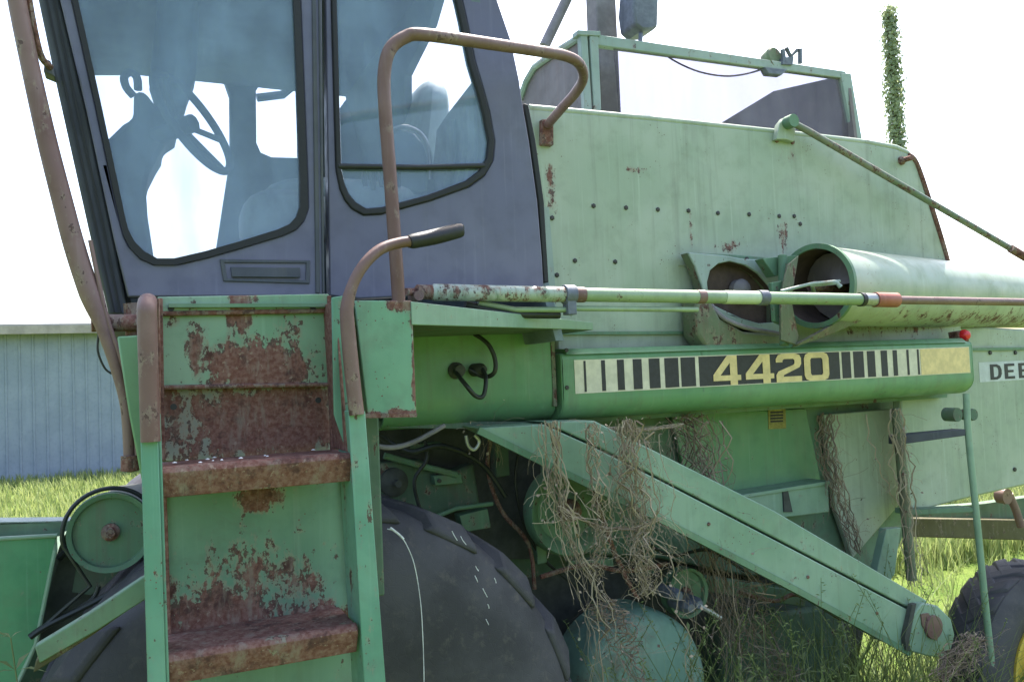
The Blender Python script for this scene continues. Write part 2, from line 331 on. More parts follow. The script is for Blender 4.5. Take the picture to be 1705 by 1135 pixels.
# windshield frame (front wall, set back under the roof) and its glass
XFB = U(185, 500, Y=YC).x+.02
ff = MB(); a = Vector((XFB, YC+.07, ZF)); b2 = Vector((XFB, YF, ZF)); XFT = U(20, -200, Y=YC).x+.01
c2 = Vector((XFT, YF, ZC)); d2 = Vector((XFT, YC+.07, ZC))
def lerp4(u, v): return (a*(1-u)+b2*u)*(1-v)+(d2*(1-u)+c2*u)*v
ff.prism([lerp4(0, 0), lerp4(1, 0), lerp4(1, 1), lerp4(0, 1)], (.03, 0, 0), [[lerp4(.05, .06), lerp4(.95, .06), lerp4(.95, .96), lerp4(.05, .96)]])
ws = part(ff, 'windshield_frame', 'cab_dark')
part(MB().prism([lerp4(.05, .06)+Vector((.01, 0, 0)), lerp4(.95, .06)+Vector((.01, 0, 0)), lerp4(.95, .96)+Vector((.01, 0, 0)), lerp4(.05, .96)+Vector((.01, 0, 0))], (.004, 0, 0)), 'windshield', 'glass', ws)
# the rear wall leans with the side panel's rear edge
_a, _b = U(893, 325, Y=YC), U(752, -200, Y=YC)
def XW(z): return _a.x-.015+(_b.x-_a.x)*(z-_a.z)/(_b.z-_a.z)
XTOP = XW(ZC)
def ux(l, d=0.):
    out = []
    for x, y in l:
        r = _f+_r*((x-W/2)/F)-_u*((y-H/2)/F); k = (_b.x-_a.x)/(_b.z-_a.z)
        t = (_a.x-.015-d+k*(HC-_a.z))/(r.x-k*r.z); out.append(CAM+r*t)
    return out
# far wall with its windows
def loopz(pts): return US(pts, YF)
far = MB(); far_out = [Vector((XFB, YF, ZF-.1)), Vector((XW(ZF-.1), YF, ZF-.1)), Vector((XW(ZC), YF, ZC)), Vector((XFT, YF, ZC))]
w1 = loopz([(150, 119), (330, 119), (357, 123), (375, 135), (383, 158), (384, 262), (372, 340), (356, 445), (215, 445)])
w2 = loopz([(437, 132), (460, 128), (527, 131), (527, 264), (452, 262), (434, 254), (427, 238), (426, 150)])
w3 = loopz([(548, 134), (600, 138), (622, 146), (631, 165), (631, 208), (548, 205)])
fw = part(far.prism(far_out, (0, .05, 0), [w1, w2, w3]), 'cab_wall', 'interior')
part(MB().tube([U(495, 130, Y=YF-.01), U(497, 262, Y=YF-.01)], .006, 8), 'window_rod', 'black', fw)
wp = MB(); wp.tube([U(428, 163, Y=3.9), U(470, 158, Y=3.9), U(494, 138, Y=3.9), U(510, 132, Y=3.9)], .02, 8); part(wp, 'mirror_arm', 'interior_dark', fw)
# rear wall: opening reaches the near panel
rw = MB(); ro = [Vector((XW(z), y, z)) for y, z in ((YC+.045, ZF-.1), (YF, ZF-.1), (YF, ZC), (YC+.045, ZC))]
rh = ux([(752, -40), (728, 43), (686, 127), (686, 318), (806, 318), (832, 200), (812, 60), (790, -40)])
rh = [p for p in rh]
part(rw.prism(ro, (-.03, 0, 0), [rh]), 'cab_wall', 'interior')
sh = MB(); pr = ux([(727, 217), (745, 190), (770, 158), (793, 128), (797, 140), (808, 330), (716, 330)], .06); sh.prism(pr, (.02, 0, 0))
for (xa, ya, xb, yb) in ((750, 200, 740, 325), (775, 175, 760, 325), (784, 165, 778, 325)):
    sh.tube([ux([(xa, ya)], .07)[0], ux([((xa+xb)/2+6, (ya+yb)/2)], .085)[0], ux([(xb, yb)], .07)[0]], .018, 8, smooth=4)
part(sh, 'rear_cover', 'seat_cloth')
rf = MB(); rf.prism([(XFT+.04, YC-.03, ZC+.01), (XTOP, YC-.03, ZC+.01), (XTOP-.05, YC-.03, ZC+.16), (XFT+.08, YC-.03, ZC+.2)], (0, YF-YC+.12, 0))
roof = part(rf, 'cab_roof', 'cab', bevel=.03)
part(MB().box((XFT+.04, YC+.05, ZC-.02), (XTOP-.02, YF, ZC+.005)), 'ceiling', 'interior', roof)
dz = MB(); p = U(300, 120, Y=3.0)
dz.prism(US([(268, -60), (335, -60), (328, 120), (316, 150), (308, 178), (276, 172), (262, 158), (250, 120)], 2.95), (0, .2, 0))
part(dz, 'ceiling_console', 'interior_dark', roof, bevel=.02)
part(MB().tube([U(253, 155, Y=2.93), U(262, 170, Y=2.93), U(276, 170, Y=2.93)], .004, 6, smooth=4), 'loose_wire', 'steel', roof)
part(MB().box((XFB-.05, YC+.05, ZF-.03), (XR-.01, YF+.0, ZF+.0)), 'cab_floor', 'cab_dark')
# steering column, wheel, console
sc = MB(); sc.prism(US([(172, 238), (205, 206), (222, 196), (223, 152), (240, 150), (262, 178), (288, 178), (300, 196), (296, 214), (274, 228), (272, 246), (262, 262), (248, 290), (243, 312), (246, 360), (258, 440), (200, 450), (160, 330)], 2.95), (0, .26, 0))
col = part(sc, 'steering_column', 'interior_dark', bevel=.02)
part(MB().tube([U(222, 160, Y=2.94), U(210, 145, Y=2.94), U(207, 128, Y=2.94), U(218, 121, Y=2.94), U(228, 130, Y=2.94), U(230, 150, Y=2.94)], .013, 8, smooth=4), 'column_lever', 'interior_dark', col)
wc = U(322, 205, Y=2.86); dY = Vector((.45, .85, .2)).normalized(); dX = Vector((.50, 0, -.86)).normalized()
ring = [wc+(dX*math.cos(t)+dY*math.sin(t)*1.0)*.178 for t in [2*math.pi*k/48 for k in range(48)]]
sw = part(MB().tube(ring, .0135, 10, close=True), 'steering_wheel', 'interior_dark')
hub = U(292, 203, Y=2.95)
part(MB().tube([hub, wc+dX*.05+dY*.16], .011, 8).tube([hub, wc-dX*.165], .011, 8).tube([hub, wc+dX*.17], .011, 8).tube([hub+Vector((-.07, .03, -.05)), wc], .03, 10), 'spoke', 'interior_dark', sw)
# operator seat
def pillow(c, s, mb, n=3.2, seg=20, rings=14, rot=None):
    g = []
    for i in range(rings+1):
        ph = -math.pi/2+math.pi*i/rings; row = []
        for k in range(seg):
            t = 2*math.pi*k/seg
            f = lambda q, e: math.copysign(abs(q)**e, q)
            e = 2/n
            v = Vector((s[0]*f(math.cos(ph), e)*f(math.cos(t), e), s[1]*f(math.cos(ph), e)*f(math.sin(t), e), s[2]*f(math.sin(ph), e)))
            if rot: v = rot @ v
            row.append(mb.bm.verts.new(Vector(c)+v))
        g.append(row)
    for A, B in zip(g, g[1:]):
        for k in range(seg): mb._f([A[k], A[(k+1) % seg], B[(k+1) % seg], B[k]], True)
    return mb
tilt = Matrix.Rotation(R(8), 3, 'Y')
seat = part(pillow(U(560, 345, Y=2.95), (.27, .25, .07), MB()), 'operator_seat', 'seat_cloth')
part(pillow(U(697, 245, Y=3.1), (.065, .23, .24), MB(), rot=tilt), 'backrest', 'seat_cloth', seat)
part(pillow(U(475, 372, Y=2.75), (.14, .2, .09), MB()), 'cushion', 'seat_cloth', seat)
arm = [U(640, 222, Y=2.8), U(672, 211, Y=2.8), U(700, 222, Y=2.8), U(714, 250, Y=2.8), U(716, 300, Y=2.8)]
part(MB().prism(US([(640, 222), (668, 214), (692, 222), (706, 240), (712, 262), (712, 320), (640, 320)], 2.8), (0, .05, 0)), 'armrest', 'interior', seat, bevel=.01)
part(MB().tube(arm, .008, 8, smooth=5), 'armrest_trim', 'steel', seat)
for i in range(5): part(MB().box(tup(U(605+i*14, 310+i % 2*6, Y=2.7)), tuple(Vector(tup(U(605+i*14, 310, Y=2.7)))+Vector((.015, .02, .05)))), 'control_lever', 'black')

# ------------------------------------------------------------------ PIPES LEFT OF THE CAB
YP = 2.18
ap = MB().tube([U(14, -90, Y=YP), U(28, 0, Y=YP), U(48, 100, Y=YP), (U(76, 225, Y=YP)), U(100, 320, Y=YP), U(124, 410, Y=YP), U(150, 490, Y=YP), U(172, 545, Y=YP), U(193, 610, Y=YP), U(210, 680, Y=YP), U(216, 780, Y=YP)],
    [.020, .020, .020, .0215, .0225, .0235, .0235, .017, .0135, .0125, .0125], 16, smooth=6)
arm_o = part(ap, 'mirror_support_pipe', 'rust_pipe')
part(MB().tube([U(42, -60, Y=YP+.01), U(48, 0, Y=YP+.01), U(66, 88, Y=YP+.03), U(84, 112, Y=YP+.07)], .008, 8, smooth=4), 'brace_rod', 'rust_dark', arm_o)
part(MB().tube([U(150, 400, Y=YP-.01), U(176, 520, Y=YP-.01), U(205, 610, Y=YP-.01), U(224, 690, Y=YP-.01), U(228, 760, Y=YP-.01)], .005, 8, smooth=4), 'brace_rod', 'rust_pipe', arm_o)
part(MB().lathe(U(217, 758, Y=YP), (0, 0, -1), [(0, 0), (.021, 0), (.022, .035), (0, .04)], 16), 'end_collar', 'rust_dark', arm_o)
part(MB().tube([U(152, 538, Y=YP+.02), U(240, 537, Y=YP+.03)], .021, 12).tube([U(220, 505, Y=YP+.05), U(224, 560, Y=YP+.05)], .02, 10), 'mounting_stub', 'rust_dark', arm_o)
part(MB().tube([U(164, 556, Y=YP+.03), U(163, 585, Y=YP+.03), U(174, 612, Y=YP+.03), U(186, 622, Y=YP+.03)], .0025, 6, smooth=5), 'cable', 'black', arm_o)

# ------------------------------------------------------------------ LADDER
YR = 1.98
lad = part(MB().prism(US([(262, 494), (548, 489), (549, 520), (264, 523)], YR-.012), (0, .03, 0)), 'access_ladder', 'riser_top', label='rusty green access ladder under the cab door', bevel=.003)
def riser(pts, mat, y=YR): part(MB().prism(US(pts, y), (0, .02, 0)), 'riser', mat, lad, bevel=.003)
riser([(262, 521), (550, 518), (552, 642), (266, 646)], 'riser_top')
riser([(264, 646), (552, 641), (560, 764), (266, 768)], 'riser_mid', YR+.02)
riser([(266, 800), (582, 790), (606, 1062), (272, 1070)], 'riser_low')
riser([(268, 1080), (608, 1066), (625, 1300), (275, 1300)], 'riser_low', YR+.03)
for pts in ([(263, 496), (271, 496), (275, 764), (266, 764)], [(545, 492), (552, 492), (560, 762), (552, 762)], [(266, 800), (277, 800), (286, 1066), (274, 1066)], [(569, 792), (584, 790), (609, 1062), (592, 1062)]):
    part(MB().prism(US(pts, YR-.016), (0, .016, 0)), 'riser_edge', 'tread', lad, bevel=.002)
# folded lip between upper plates
part(MB().tube([U(268, 522, Y=YR-.01), U(548, 517, Y=YR-.01)], .006, 8), 'folded_edge', 'rust_dark', lad)
part(MB().tube([U(268, 645, Y=YR-.004), U(550, 640, Y=YR-.004)], .005, 8), 'folded_edge', 'rust_dark', lad)
def tread(yl, yr, name='tread'):
    # front lip bottom/top at the left (x~272) and right (x~585) of the ladder
    z1 = .5*(U(275, yl, Y=YL).z+U(590, yr, Y=YL).z); x0 = U(267, yl, Y=YL).x; x1 = U(596, yr, Y=YL).x
    prof = [(YL+.016, z1-.064), (YL+.006, z1-.040), (YL-.003, z1-.022), (YL-.005, z1-.013), (YL-.001, z1-.005), (YL+.007, z1-.001), (YL+.018, z1-.001), (YL+.022, z1-.005), (YR, z1-.005), (YR, z1-.010), (YL+.018, z1-.010), (YL+.006, z1-.018), (YL+.012, z1-.040), (YL+.021, z1-.064)]
    o = part(MB().extrude_x(prof, x0, x1), name, 'tread', lad, bevel=.002)
    return z1, x0, x1
t1 = tread(774, 754); t2 = tread(1076, 1052)
z3 = t2[0]-(t1[0]-t2[0]); z4 = z3-(t1[0]-t2[0])
for zz in (z3, z4):
    part(MB().extrude_x([(YL, zz-.062), (YL-.004, zz-.008), (YL+.010, zz), (YR, zz), (YR, zz-.006), (YL+.014, zz-.007), (YL+.012, zz-.062)], t2[1], t2[2]+.03), 'tread', 'tread', lad, bevel=.002)
# side channels: a flat flange facing out plus the web
lb = [(232, 690), (266, 688), (283, 1150), (250, 1150)]
sr = MB().prism(US([(233, 690), (262, 688), (282, 1300), (250, 1300)], YL-.015), (0, .008, 0)); p0 = U(262, 688, Y=YL-.007); p1 = U(282, 1300, Y=YL-.007)
sr.prism([p0, p1, p1+Vector((0, .12, 0)), p0+Vector((0, .12, 0))], (.006, 0, 0))
part(sr, 'side_rail', 'green_ladder', lad, bevel=.002)
sr = MB().prism(US([(580, 684), (608, 684), (655, 1300), (616, 1300)], YL-.015), (0, .008, 0)); p0 = U(580, 684, Y=YL-.007); p1 = U(616, 1300, Y=YL-.007)
sr.prism([p0, p1, p1+Vector((0, .12, 0)), p0+Vector((0, .12, 0))], (.006, 0, 0))
part(sr, 'side_rail', 'green_ladder', lad, bevel=.002)
# upper side cheeks
ck = MB(); ck.prism([U(262, 496, Y=YL+.02), U(264, 756, Y=YL+.02), U(264, 756, Y=YL+.02)+Vector((0, .17, 0)), U(262, 496, Y=YL+.02)+Vector((0, .17, 0))], (.005, 0, 0))
part(ck, 'side_cheek', 'tread', lad, bevel=.002); ck = MB()
ck.prism([U(556, 500, Y=YL+.06), U(578, 752, Y=YL+.02), U(578, 752, Y=YL+.02)+Vector((0, .17, 0)), U(556, 500, Y=YL+.06)+Vector((0, .12, 0))], (.005, 0, 0))
part(ck, 'side_cheek', 'tread', lad, bevel=.002)
part(MB().prism(US([(552, 495), (572, 492), (590, 690), (575, 745), (556, 690)], YL+.05), (0, .006, 0)), 'gusset', 'green_ladder', lad, bevel=.002)
# hand rails
part(MB().tube([U(251, 735, Y=YL-.02), U(248, 640, Y=YL-.02), U(245, 540, Y=YL-.02), U(245, 512, Y=YL-.015), U(246, 503, Y=YL+.03), U(249, 508, Y=YL+.12)], .0185, 18, smooth=6), 'handrail', 'rust_pipe', lad)
part(MB().tube([U(594, 690, Y=YL-.02), U(586, 620, Y=YL-.02), U(579, 545, Y=YL-.02), U(578, 510, Y=YL-.02), U(587, 475, Y=YL-.02), U(605, 442, Y=YL-.02), U(632, 416, Y=YL-.01), U(662, 405, Y=YL-.0), U(692, 401, Y=YL+.0)],
    [.0165, .0165, .016, .0145, .0125, .0125, .0125, .0125, .0125], 18, smooth=6), 'handrail', 'rust_pipe', lad)
part(MB().tube([U(683, 403, Y=YL), U(686, 402, Y=YL), U(725, 394, Y=YL+.01), U(764, 384, Y=YL+.02), U(770, 383, Y=YL+.02)], [.012, .017, .0185, .0175, .012], 14, smooth=3), 'hand_grip', 'black', lad)
for x, y in ((285, 513), (521, 512), (289, 677), (530, 666)): part(MB().lathe(U(x, y, Y=YR-.014), (0, -1, 0), [(.007, -.002), (.007, .001), (0, .001)], 12), 'bolt_hole', 'black', lad)
dr = MB(); rnd = random.Random(4)
for i in range(13):
    q = U(rnd.choice((285, 300, 340, 390, 430, 500, 540))+rnd.uniform(-14, 14), 0, Y=YL+.05); zc = t1[0]
    dr.lathe((q.x, YL+rnd.uniform(.02, .14), zc+.0005), (0, 0, 1), [(rnd.uniform(.002, .006), 0), (.002, .002), (0, .0025)], 7)
part(dr, 'bird_droppings', 'bird', lad)['kind'] = 'stuff'

# ------------------------------------------------------------------ PLATFORM BESIDE THE LADDER
pf = MB(); pf.prism(US([(590, 500), (686, 500), (694, 690), (612, 692)], YS), (0, .012, 0))
pf.prism([U(686, 502, Y=YS+.012), U(694, 690, Y=YS+.012), U(694, 690, Y=YS+.012)+Vector((0, .06, 0)), U(686, 502, Y=YS+.012)+Vector((0, .06, 0))], (-.006, 0, 0))
plat = part(pf, 'platform', paint('platform_green_paint', (.135, .285, .175), (.18, .34, .215), rust=.15, fleck=.3, streak=.3, dirt=.3, rough=.5,
    masks=[(tup(U(650, 694, Y=YS)), (4.5, 1, 34), .28), (tup(U(691, 600, Y=YS)), (60, 1, 4.5), .26), (tup(U(675, 500, Y=YS)), (14, 1, 24), .28)]), label='pale green step platform with rusted edges', bevel=.003)
part(MB().prism(US([(606, 688), (695, 688), (694, 694), (606, 696)], YS-.004), (0, .03, 0)), 'lower_lip', 'rust_dark', plat)
Zs1, Zs0 = U(688, 502, Y=YS).z, U(688, 541, Y=YS).z
pA = U(684, 520, Y=YS); pB = U(988, 550, Z=(Zs0+.01)); pB = Vector((pB.x, min(pB.y, YH+.02), 0))
fs = MB(); fs.prism([(pA.x, YS-.005, Zs0), (pB.x, pB.y, Zs0+.012), (pB.x, pB.y, Zs1-.02), (pA.x, YS-.005, Zs1)], (.0, .006, 0))
part(fs, 'fascia', 'green_elev', plat, bevel=.002)
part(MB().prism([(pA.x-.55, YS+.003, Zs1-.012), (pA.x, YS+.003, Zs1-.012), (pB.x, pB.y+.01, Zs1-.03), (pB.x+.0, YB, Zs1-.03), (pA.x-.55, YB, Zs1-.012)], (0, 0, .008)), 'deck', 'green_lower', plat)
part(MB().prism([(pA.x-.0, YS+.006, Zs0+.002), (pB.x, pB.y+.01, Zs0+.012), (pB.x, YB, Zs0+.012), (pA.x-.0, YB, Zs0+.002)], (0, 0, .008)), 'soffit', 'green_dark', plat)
# bent guard rail
YG = YS+.015
hr = MB().tube([U(664, 505, Y=YG), U(660, 440, Y=YG), U(650, 300, Y=YG), U(641, 180, Y=YG), U(640, 120, Y=YG), U(650, 82, Y=YG), U(675, 62, Y=YG), U(705, 58, Y=YG), U(800, 71, Y=YG+.06), U(900, 86, Y=YG+.13), U(940, 93, Y=YG+.17),
   U(964, 106, Y=YG+.21), U(971, 130, Y=YG+.29), U(958, 155, Y=YG+.39), U(934, 182, Y=YG+.52), U(912, 208, Y=YB-.02)], .0165, 18, smooth=6)
gr = part(hr, 'guard_rail', 'rust_pipe')
part(MB().prism(US([(903, 198), (922, 200), (922, 242), (903, 240)], YB-.025), (0, .03, 0)), 'rail_bracket', 'rust_dark', gr, bevel=.003)

# ------------------------------------------------------------------ MAIN BODY SIDES
body_o = [(878, 179), (960, 186), (1100, 199), (1300, 220), (1440, 236), (1490, 246), (1512, 254), (1524, 266), (1545, 330), (1574, 422), (1600, 520), (1604, 590), (930, 610), (914, 470), (905, 345), (890, 250)]
P = US(body_o, YB); body = part(MB().prism(P, (0, .04, 0)), 'side_panel', 'green_body', label='large faded green side panel with rust runs', bevel=.012)
TZ = U(878, 179, Y=YB).z
# rolled top edge and rear trim
re_ = MB().tube([U(x, y-1, Y=YB+.012) for x, y in ((880, 181), (960, 188), (1100, 201), (1300, 222), (1440, 238), (1490, 247), (1510, 256))], .014, 10)
part(re_, 'rolled_edge', 'green_body', body)
part(MB().tube([U(1512, 258, Y=YB+.0), U(1526, 272, Y=YB), U(1548, 335, Y=YB), U(1574, 420, Y=YB), U(1588, 480, Y=YB)], .012, 10, smooth=5), 'edge_trim', 'rust_dark', body)
part(MB().prism(US([(904, 345), (914, 345), (925, 480), (926, 520), (914, 520), (910, 470)], YB-.006), (0, .02, 0)), 'front_strip', 'tank_frame', body)
part(MB().prism(US([(926, 552), (1160, 551), (1160, 556), (926, 557)], YB-.012), (0, .02, 0)), 'seam_ledge', 'green_lower', body)
part(MB().prism(US([(1130, 440), (1164, 441), (1164, 443), (1130, 442)], YB-.004), (0, .008, 0)), 'seam_ledge', 'green_body', body)
bolts = [(988, 343), (1042, 346), (1095, 349), (1146, 351), (1195, 355), (1247, 357), (1297, 360), (1322, 360), (1332, 373), (957, 434), (1024, 436), (927, 458), (919, 363)]
proto = None
for x, y in bolts:
    q = U(x, y, Y=YB-.0); o = MB().lathe(q, (0, -1, 0), [(.0095, -.002), (.0095, .004), (.006, .006), (0, .006)], 6)
    part(o, 'bolt', 'bolt', body)
part(MB().lathe(U(1145, 532, Y=YB), (0, -1, 0), [(.016, 0), (.016, .006), (.009, .016), (0, .02)], 16), 'rubber_knob', 'tank_frame', body)
part(MB().lathe(U(1500, 268, Y=YB), (0, -1, 0), [(.02, 0), (.02, .01), (.012, .02), (.012, .06), (0, .062)], 16), 'latch', 'rust_dark', body)
# box behind: the grain bin mass and threshing body
BX1 = U(1574, 422, Y=YB).x
zb_hood = U(1300, 690, Y=YB).z+.02
bm_ = MB(); bm_.prism([Vector((P[0].x+.02, YB+.04, zb_hood)), Vector((P[0].x+.02, YB+.04, TZ-.03)), Vector((U(1500, 250, Y=YB).x, YB+.04, U(1500, 252, Y=YB).z-.03)), Vector((BX1, YB+.04, 2.3)), Vector((BX1+.05, YB+.04, 1.95)), Vector((BX1, YB+.04, zb_hood))], (0, 1.95, 0))
part(bm_, 'grain_bin', 'green_lower')

# lower side: hood with the number decal
zt = U(950, 588, Y=YH).z; zd = U(958, 655, Y=YH).z; zb = U(940, 700, Y=YH+.05).z
x0, x1 = U(937, 640, Y=YH).x, U(1619, 610, Y=YH).x
def hoodprof(y0, zt, zd, zb, t=.006):
    o = [(y0+.10, zt+.008), (y0+.012, zt), (y0+.003, zt-.006), (y0, zt-.02), (y0, zd-.02)]
    for k in range(1, 8):
        a = k/7*math.pi/2; o.append((y0+.09*(1-math.cos(a)), zd-.02-(zd-.02-zb)*math.sin(a)))
    o.append((y0+.16, zb+.004))
    i = [(y+t, z+(t if k > 6 else -t if k < 2 else 0)) for k, (y, z) in enumerate(o)]
    return o+list(reversed(i))
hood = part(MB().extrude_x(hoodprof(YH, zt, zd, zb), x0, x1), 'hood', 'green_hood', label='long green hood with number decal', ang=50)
ec = MB(); pr = hoodprof(YH, zt, zd, zb); n = len(pr)//2; outl = pr[:n]
ec.prism([(x1, y, z) for y, z in outl]+[(x1, YH+.16, zt)], (.012, 0, 0)); part(ec, 'end_cap', 'green_hood', hood, bevel=.006)
ec = MB().prism([(x0-.004, y, z) for y, z in outl]+[(x0-.004, YH+.16, zt)], (.010, 0, 0)); part(ec, 'end_cap', 'green_hood', hood, bevel=.003)
part(MB().extrude_x([(YH-.004, zt-.004), (YH+.02, zt+.016), (YH+.11, zt+.020), (YH+.11, zt+.014)], x0+.02, x1-.03), 'top_flange', 'green_hood', hood)
for x, y in ((943, 583), (944, 645)): part(MB().lathe(U(x, y, Y=YH-.001), (0, -1, 0), [(.008, 0), (.007, .004), (0, .004)], 10), 'bolt', 'bolt', hood)
part(MB().extrude_x([(YH+.001, zt-.01), (YH-.001, zt-.01), (YH-.001, zd-.02), (YH+.001, zd-.02)], U(1168, 600, Y=YH).x, U(1170, 600, Y=YH).x), 'seam', 'green_lower', hood)
# decal
zdt = .5*(U(958, 597, Y=YH).z+U(1605, 579, Y=YH).z); zdb = .5*(U(960, 655, Y=YH).z+U(1612, 621, Y=YH).z)
def DX(px): return U(px, 610, Y=YH).x
dc = MB()
def rect(xa, xb, za, zb_, d): dc.prism([(xa, YH-d, za), (xb, YH-d, za), (xb, YH-d, zb_), (xa, YH-d, zb_)], (0, .0012, 0))
dc.mi = 0; rect(DX(956), DX(1163), zdb, zdt, .0015); rect(DX(1398), DX(1615), zdb, zdt, .0015)
dc.mi = 2; rect(DX(1163), DX(1398), zdb, zdt, .0015)
dc.mi = 2
for a_, b_ in ((971.3, 974.8), (1000.6, 1007), (1027, 1038.5), (1053.4, 1068), (1080, 1098), (1106, 1129), (1133, 1157), (1401.6, 1416), (1421, 1438), (1444, 1457), (1467, 1477.5), (1487, 1494), (1510, 1513.5), (1527.5, 1530.5)):
    rect(DX(a_), DX(b_), zdb+.005, zdt-.004, .0028)
dc.mi = 3; rect(DX(1533), DX(1614), zdb+.003, zdt-.003, .0028); dc.mi = 0
rect(DX(1160), DX(1398), zdb, zdb+.003, .0028); rect(DX(1160), DX(1398), zdt-.003, zdt, .0028)
g4 = ([(.52, 1), (.87, 1), (.87, .33), (1, .33), (1, .15), (.87, .15), (.87, 0), (.61, 0), (.61, .15), (0, .15), (0, .36)], [[(.61, .33), (.61, .76), (.25, .33)]])
g2 = ([(0, .70), (0, .82), (.10, .96), (.25, 1), (.78, 1), (.94, .94), (1, .82), (1, .62), (.92, .50), (.30, .25), (.27, .19), (1, .19), (1, 0), (0, 0), (0, .26), (.08, .38), (.70, .60), (.74, .66), (.74, .76), (.68, .81), (.32, .81), (.26, .76), (.26, .70)], [])
g0 = ([(.2, 0), (.06, .06), (0, .2), (0, .8), (.06, .94), (.2, 1), (.8, 1), (.94, .94), (1, .8), (1, .2), (.94, .06), (.8, 0)], [[(.30, .19), (.70, .19), (.75, .25), (.75, .75), (.70, .81), (.30, .81), (.25, .75), (.25, .25)]])
dc.mi = 3; hh = zdt-zdb-.006
for gl, xa, xb in ((g4, 1186, 1232), (g4, 1240, 1287), (g2, 1291, 1333), (g0, 1338, 1379)):
    xa, xb = DX(xa), DX(xb); f = lambda L: [(xa+(xb-xa)*u, YH-.0042, zdb+.003+hh*v) for u, v in L]
    dc.prism(f(gl[0]), (0, .0012, 0), [f(q) for q in gl[1]])
part(dc, 'number_decal', ['cream', 'yellow_decal', 'black_decal', 'yellow_decal'], hood, label='black and cream striped decal reading 4420')
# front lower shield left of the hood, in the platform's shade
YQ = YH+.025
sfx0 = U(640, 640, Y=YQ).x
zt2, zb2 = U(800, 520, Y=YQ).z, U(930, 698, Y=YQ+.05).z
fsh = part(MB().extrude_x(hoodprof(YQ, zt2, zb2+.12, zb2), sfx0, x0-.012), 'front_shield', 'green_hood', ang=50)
part(MB().extrude_x([(YQ-.004, zt2), (YQ+.02, zt2), (YQ+.02, zb2+.05), (YQ-.004, zb2+.05)], x0-.028, x0-.014), 'edge_strip', 'brown_grime', fsh)
# hoses
hs = MB()
hs.tube([U(757, 617, Y=YQ-.03), U(775, 640, Y=YQ-.10), U(792, 659, Y=YQ-.10), U(805, 658, Y=YQ-.10), U(809, 630, Y=YQ-.09), U(802, 612, Y=YQ-.05)], .0075, 10, smooth=6)
hs.tube([U(790, 556, Y=YQ-.04), U(812, 572, Y=YQ-.08), U(824, 597, Y=YQ-.09), U(823, 620, Y=YQ-.09), U(806, 627, Y=YQ-.05), U(782, 615, Y=YQ-.03)], .0075, 10, smooth=6)
hob = part(hs, 'hydraulic_hose', 'hose')
part(MB().lathe(U(757, 617, Y=YQ+.01), (0, -1, 0), [(.028, 0), (.028, .02), (.018, .03), (.018, .055), (0, .055)], 20).lathe(U(787, 616, Y=YQ+.01), (.2, -1, 0), [(.022, 0), (.022, .05), (.012, .07), (0, .07)], 16), 'hose_fitting', 'dark', hob)

# ------------------------------------------------------------------ HYDRAULIC STRUT
YV = 2.20
def ax(px, py, Y=YV): return U(px, py, Y=Y)
c0, cE = ax(688, 486), ax(1705, 503)
dirv = (cE-c0)
def along(px):     # point on the strut's axis below photo column px
    lo, hi = -1., 2.
    for _ in range(40):
        m_ = (lo+hi)/2; q = c0+dirv*m_-CAM; xx = W/2+F*q.dot(_r)/q.dot(_f)
        lo, hi = (m_, hi) if xx < px else (lo, m_)
    return c0+dirv*lo
strut = part(MB().tube([along(955), along(1432)], .0215, 20), 'hydraulic_strut', 'cyl_paint', label='long hydraulic strut with flaking green paint')
part(MB().tube([along(716), along(722), along(938)], [.018, .0245, .0235], 20), 'sleeve', 'cyl_flake', strut)
part(MB().tube([along(690), along(694), along(720)], [.012, .021, .021], 16).tube([U(676, 486, Y=YV-.02), along(692)], .011, 10), 'end_joint', 'rust_dark', strut)
part(MB().lathe(U(698, 492, Y=YV-.03), (0, 1, 0), [(0, 0), (.014, 0), (.014, .06), (0, .06)], 14), 'pin', 'rust_pipe', strut)
cl = MB()
cl.tube([along(938), along(956)], .0295, 20); a_ = along(947); cl.prism([a_+Vector((-.015, -.02, -.02)), a_+Vector((.015, -.02, -.02)), a_+Vector((.015, -.02, -.062)), a_+Vector((-.015, -.02, -.062))], (0, .035, 0))
part(cl, 'clamp', 'lamp_grey', strut, bevel=.002)
part(MB().tube([along(957), along(972)], .024, 18), 'collar', 'rust_pipe', strut)
part(MB().tube([along(1160), along(1172)], .0232, 18), 'collar', 'rust_pipe', strut)
part(MB().tube([along(1205), along(1262)], .0228, 20), 'paint_band', 'cyl_light', strut)
part(MB().tube([along(1262), along(1276)], .0262, 20), 'ring', 'lamp_grey', strut)
part(MB().tube([along(1431), along(1437)], .0255, 20), 'ring', 'black', strut)
part(MB().tube([along(1437), along(1458)], .0235, 20), 'worn_sleeve', 'steel', strut)
part(MB().tube([along(1456), along(1492)], .0275, 20), 'end_cap', 'orange_cap', strut)
part(MB().tube([along(1492), along(1900)], .0155, 16), 'piston_rod', 'rust_pipe', strut)
dn = Vector((0, 0, -.042))
part(MB().tube([along(800)+Vector((0, .02, -.025)), along(860)+Vector((0, .02, -.045)), along(940)+Vector((0, 0, -.046)), along(955)+dn, along(1160)+dn], .0085, 10), 'oil_pipe', 'cyl_paint', strut)
part(MB().tube([along(780)+Vector((0, .03, -.03)), along(850)+Vector((0, .03, -.055)), along(935)+Vector((0, .02, -.06))], .012, 10, smooth=4), 'strut_hose', 'hose', strut)

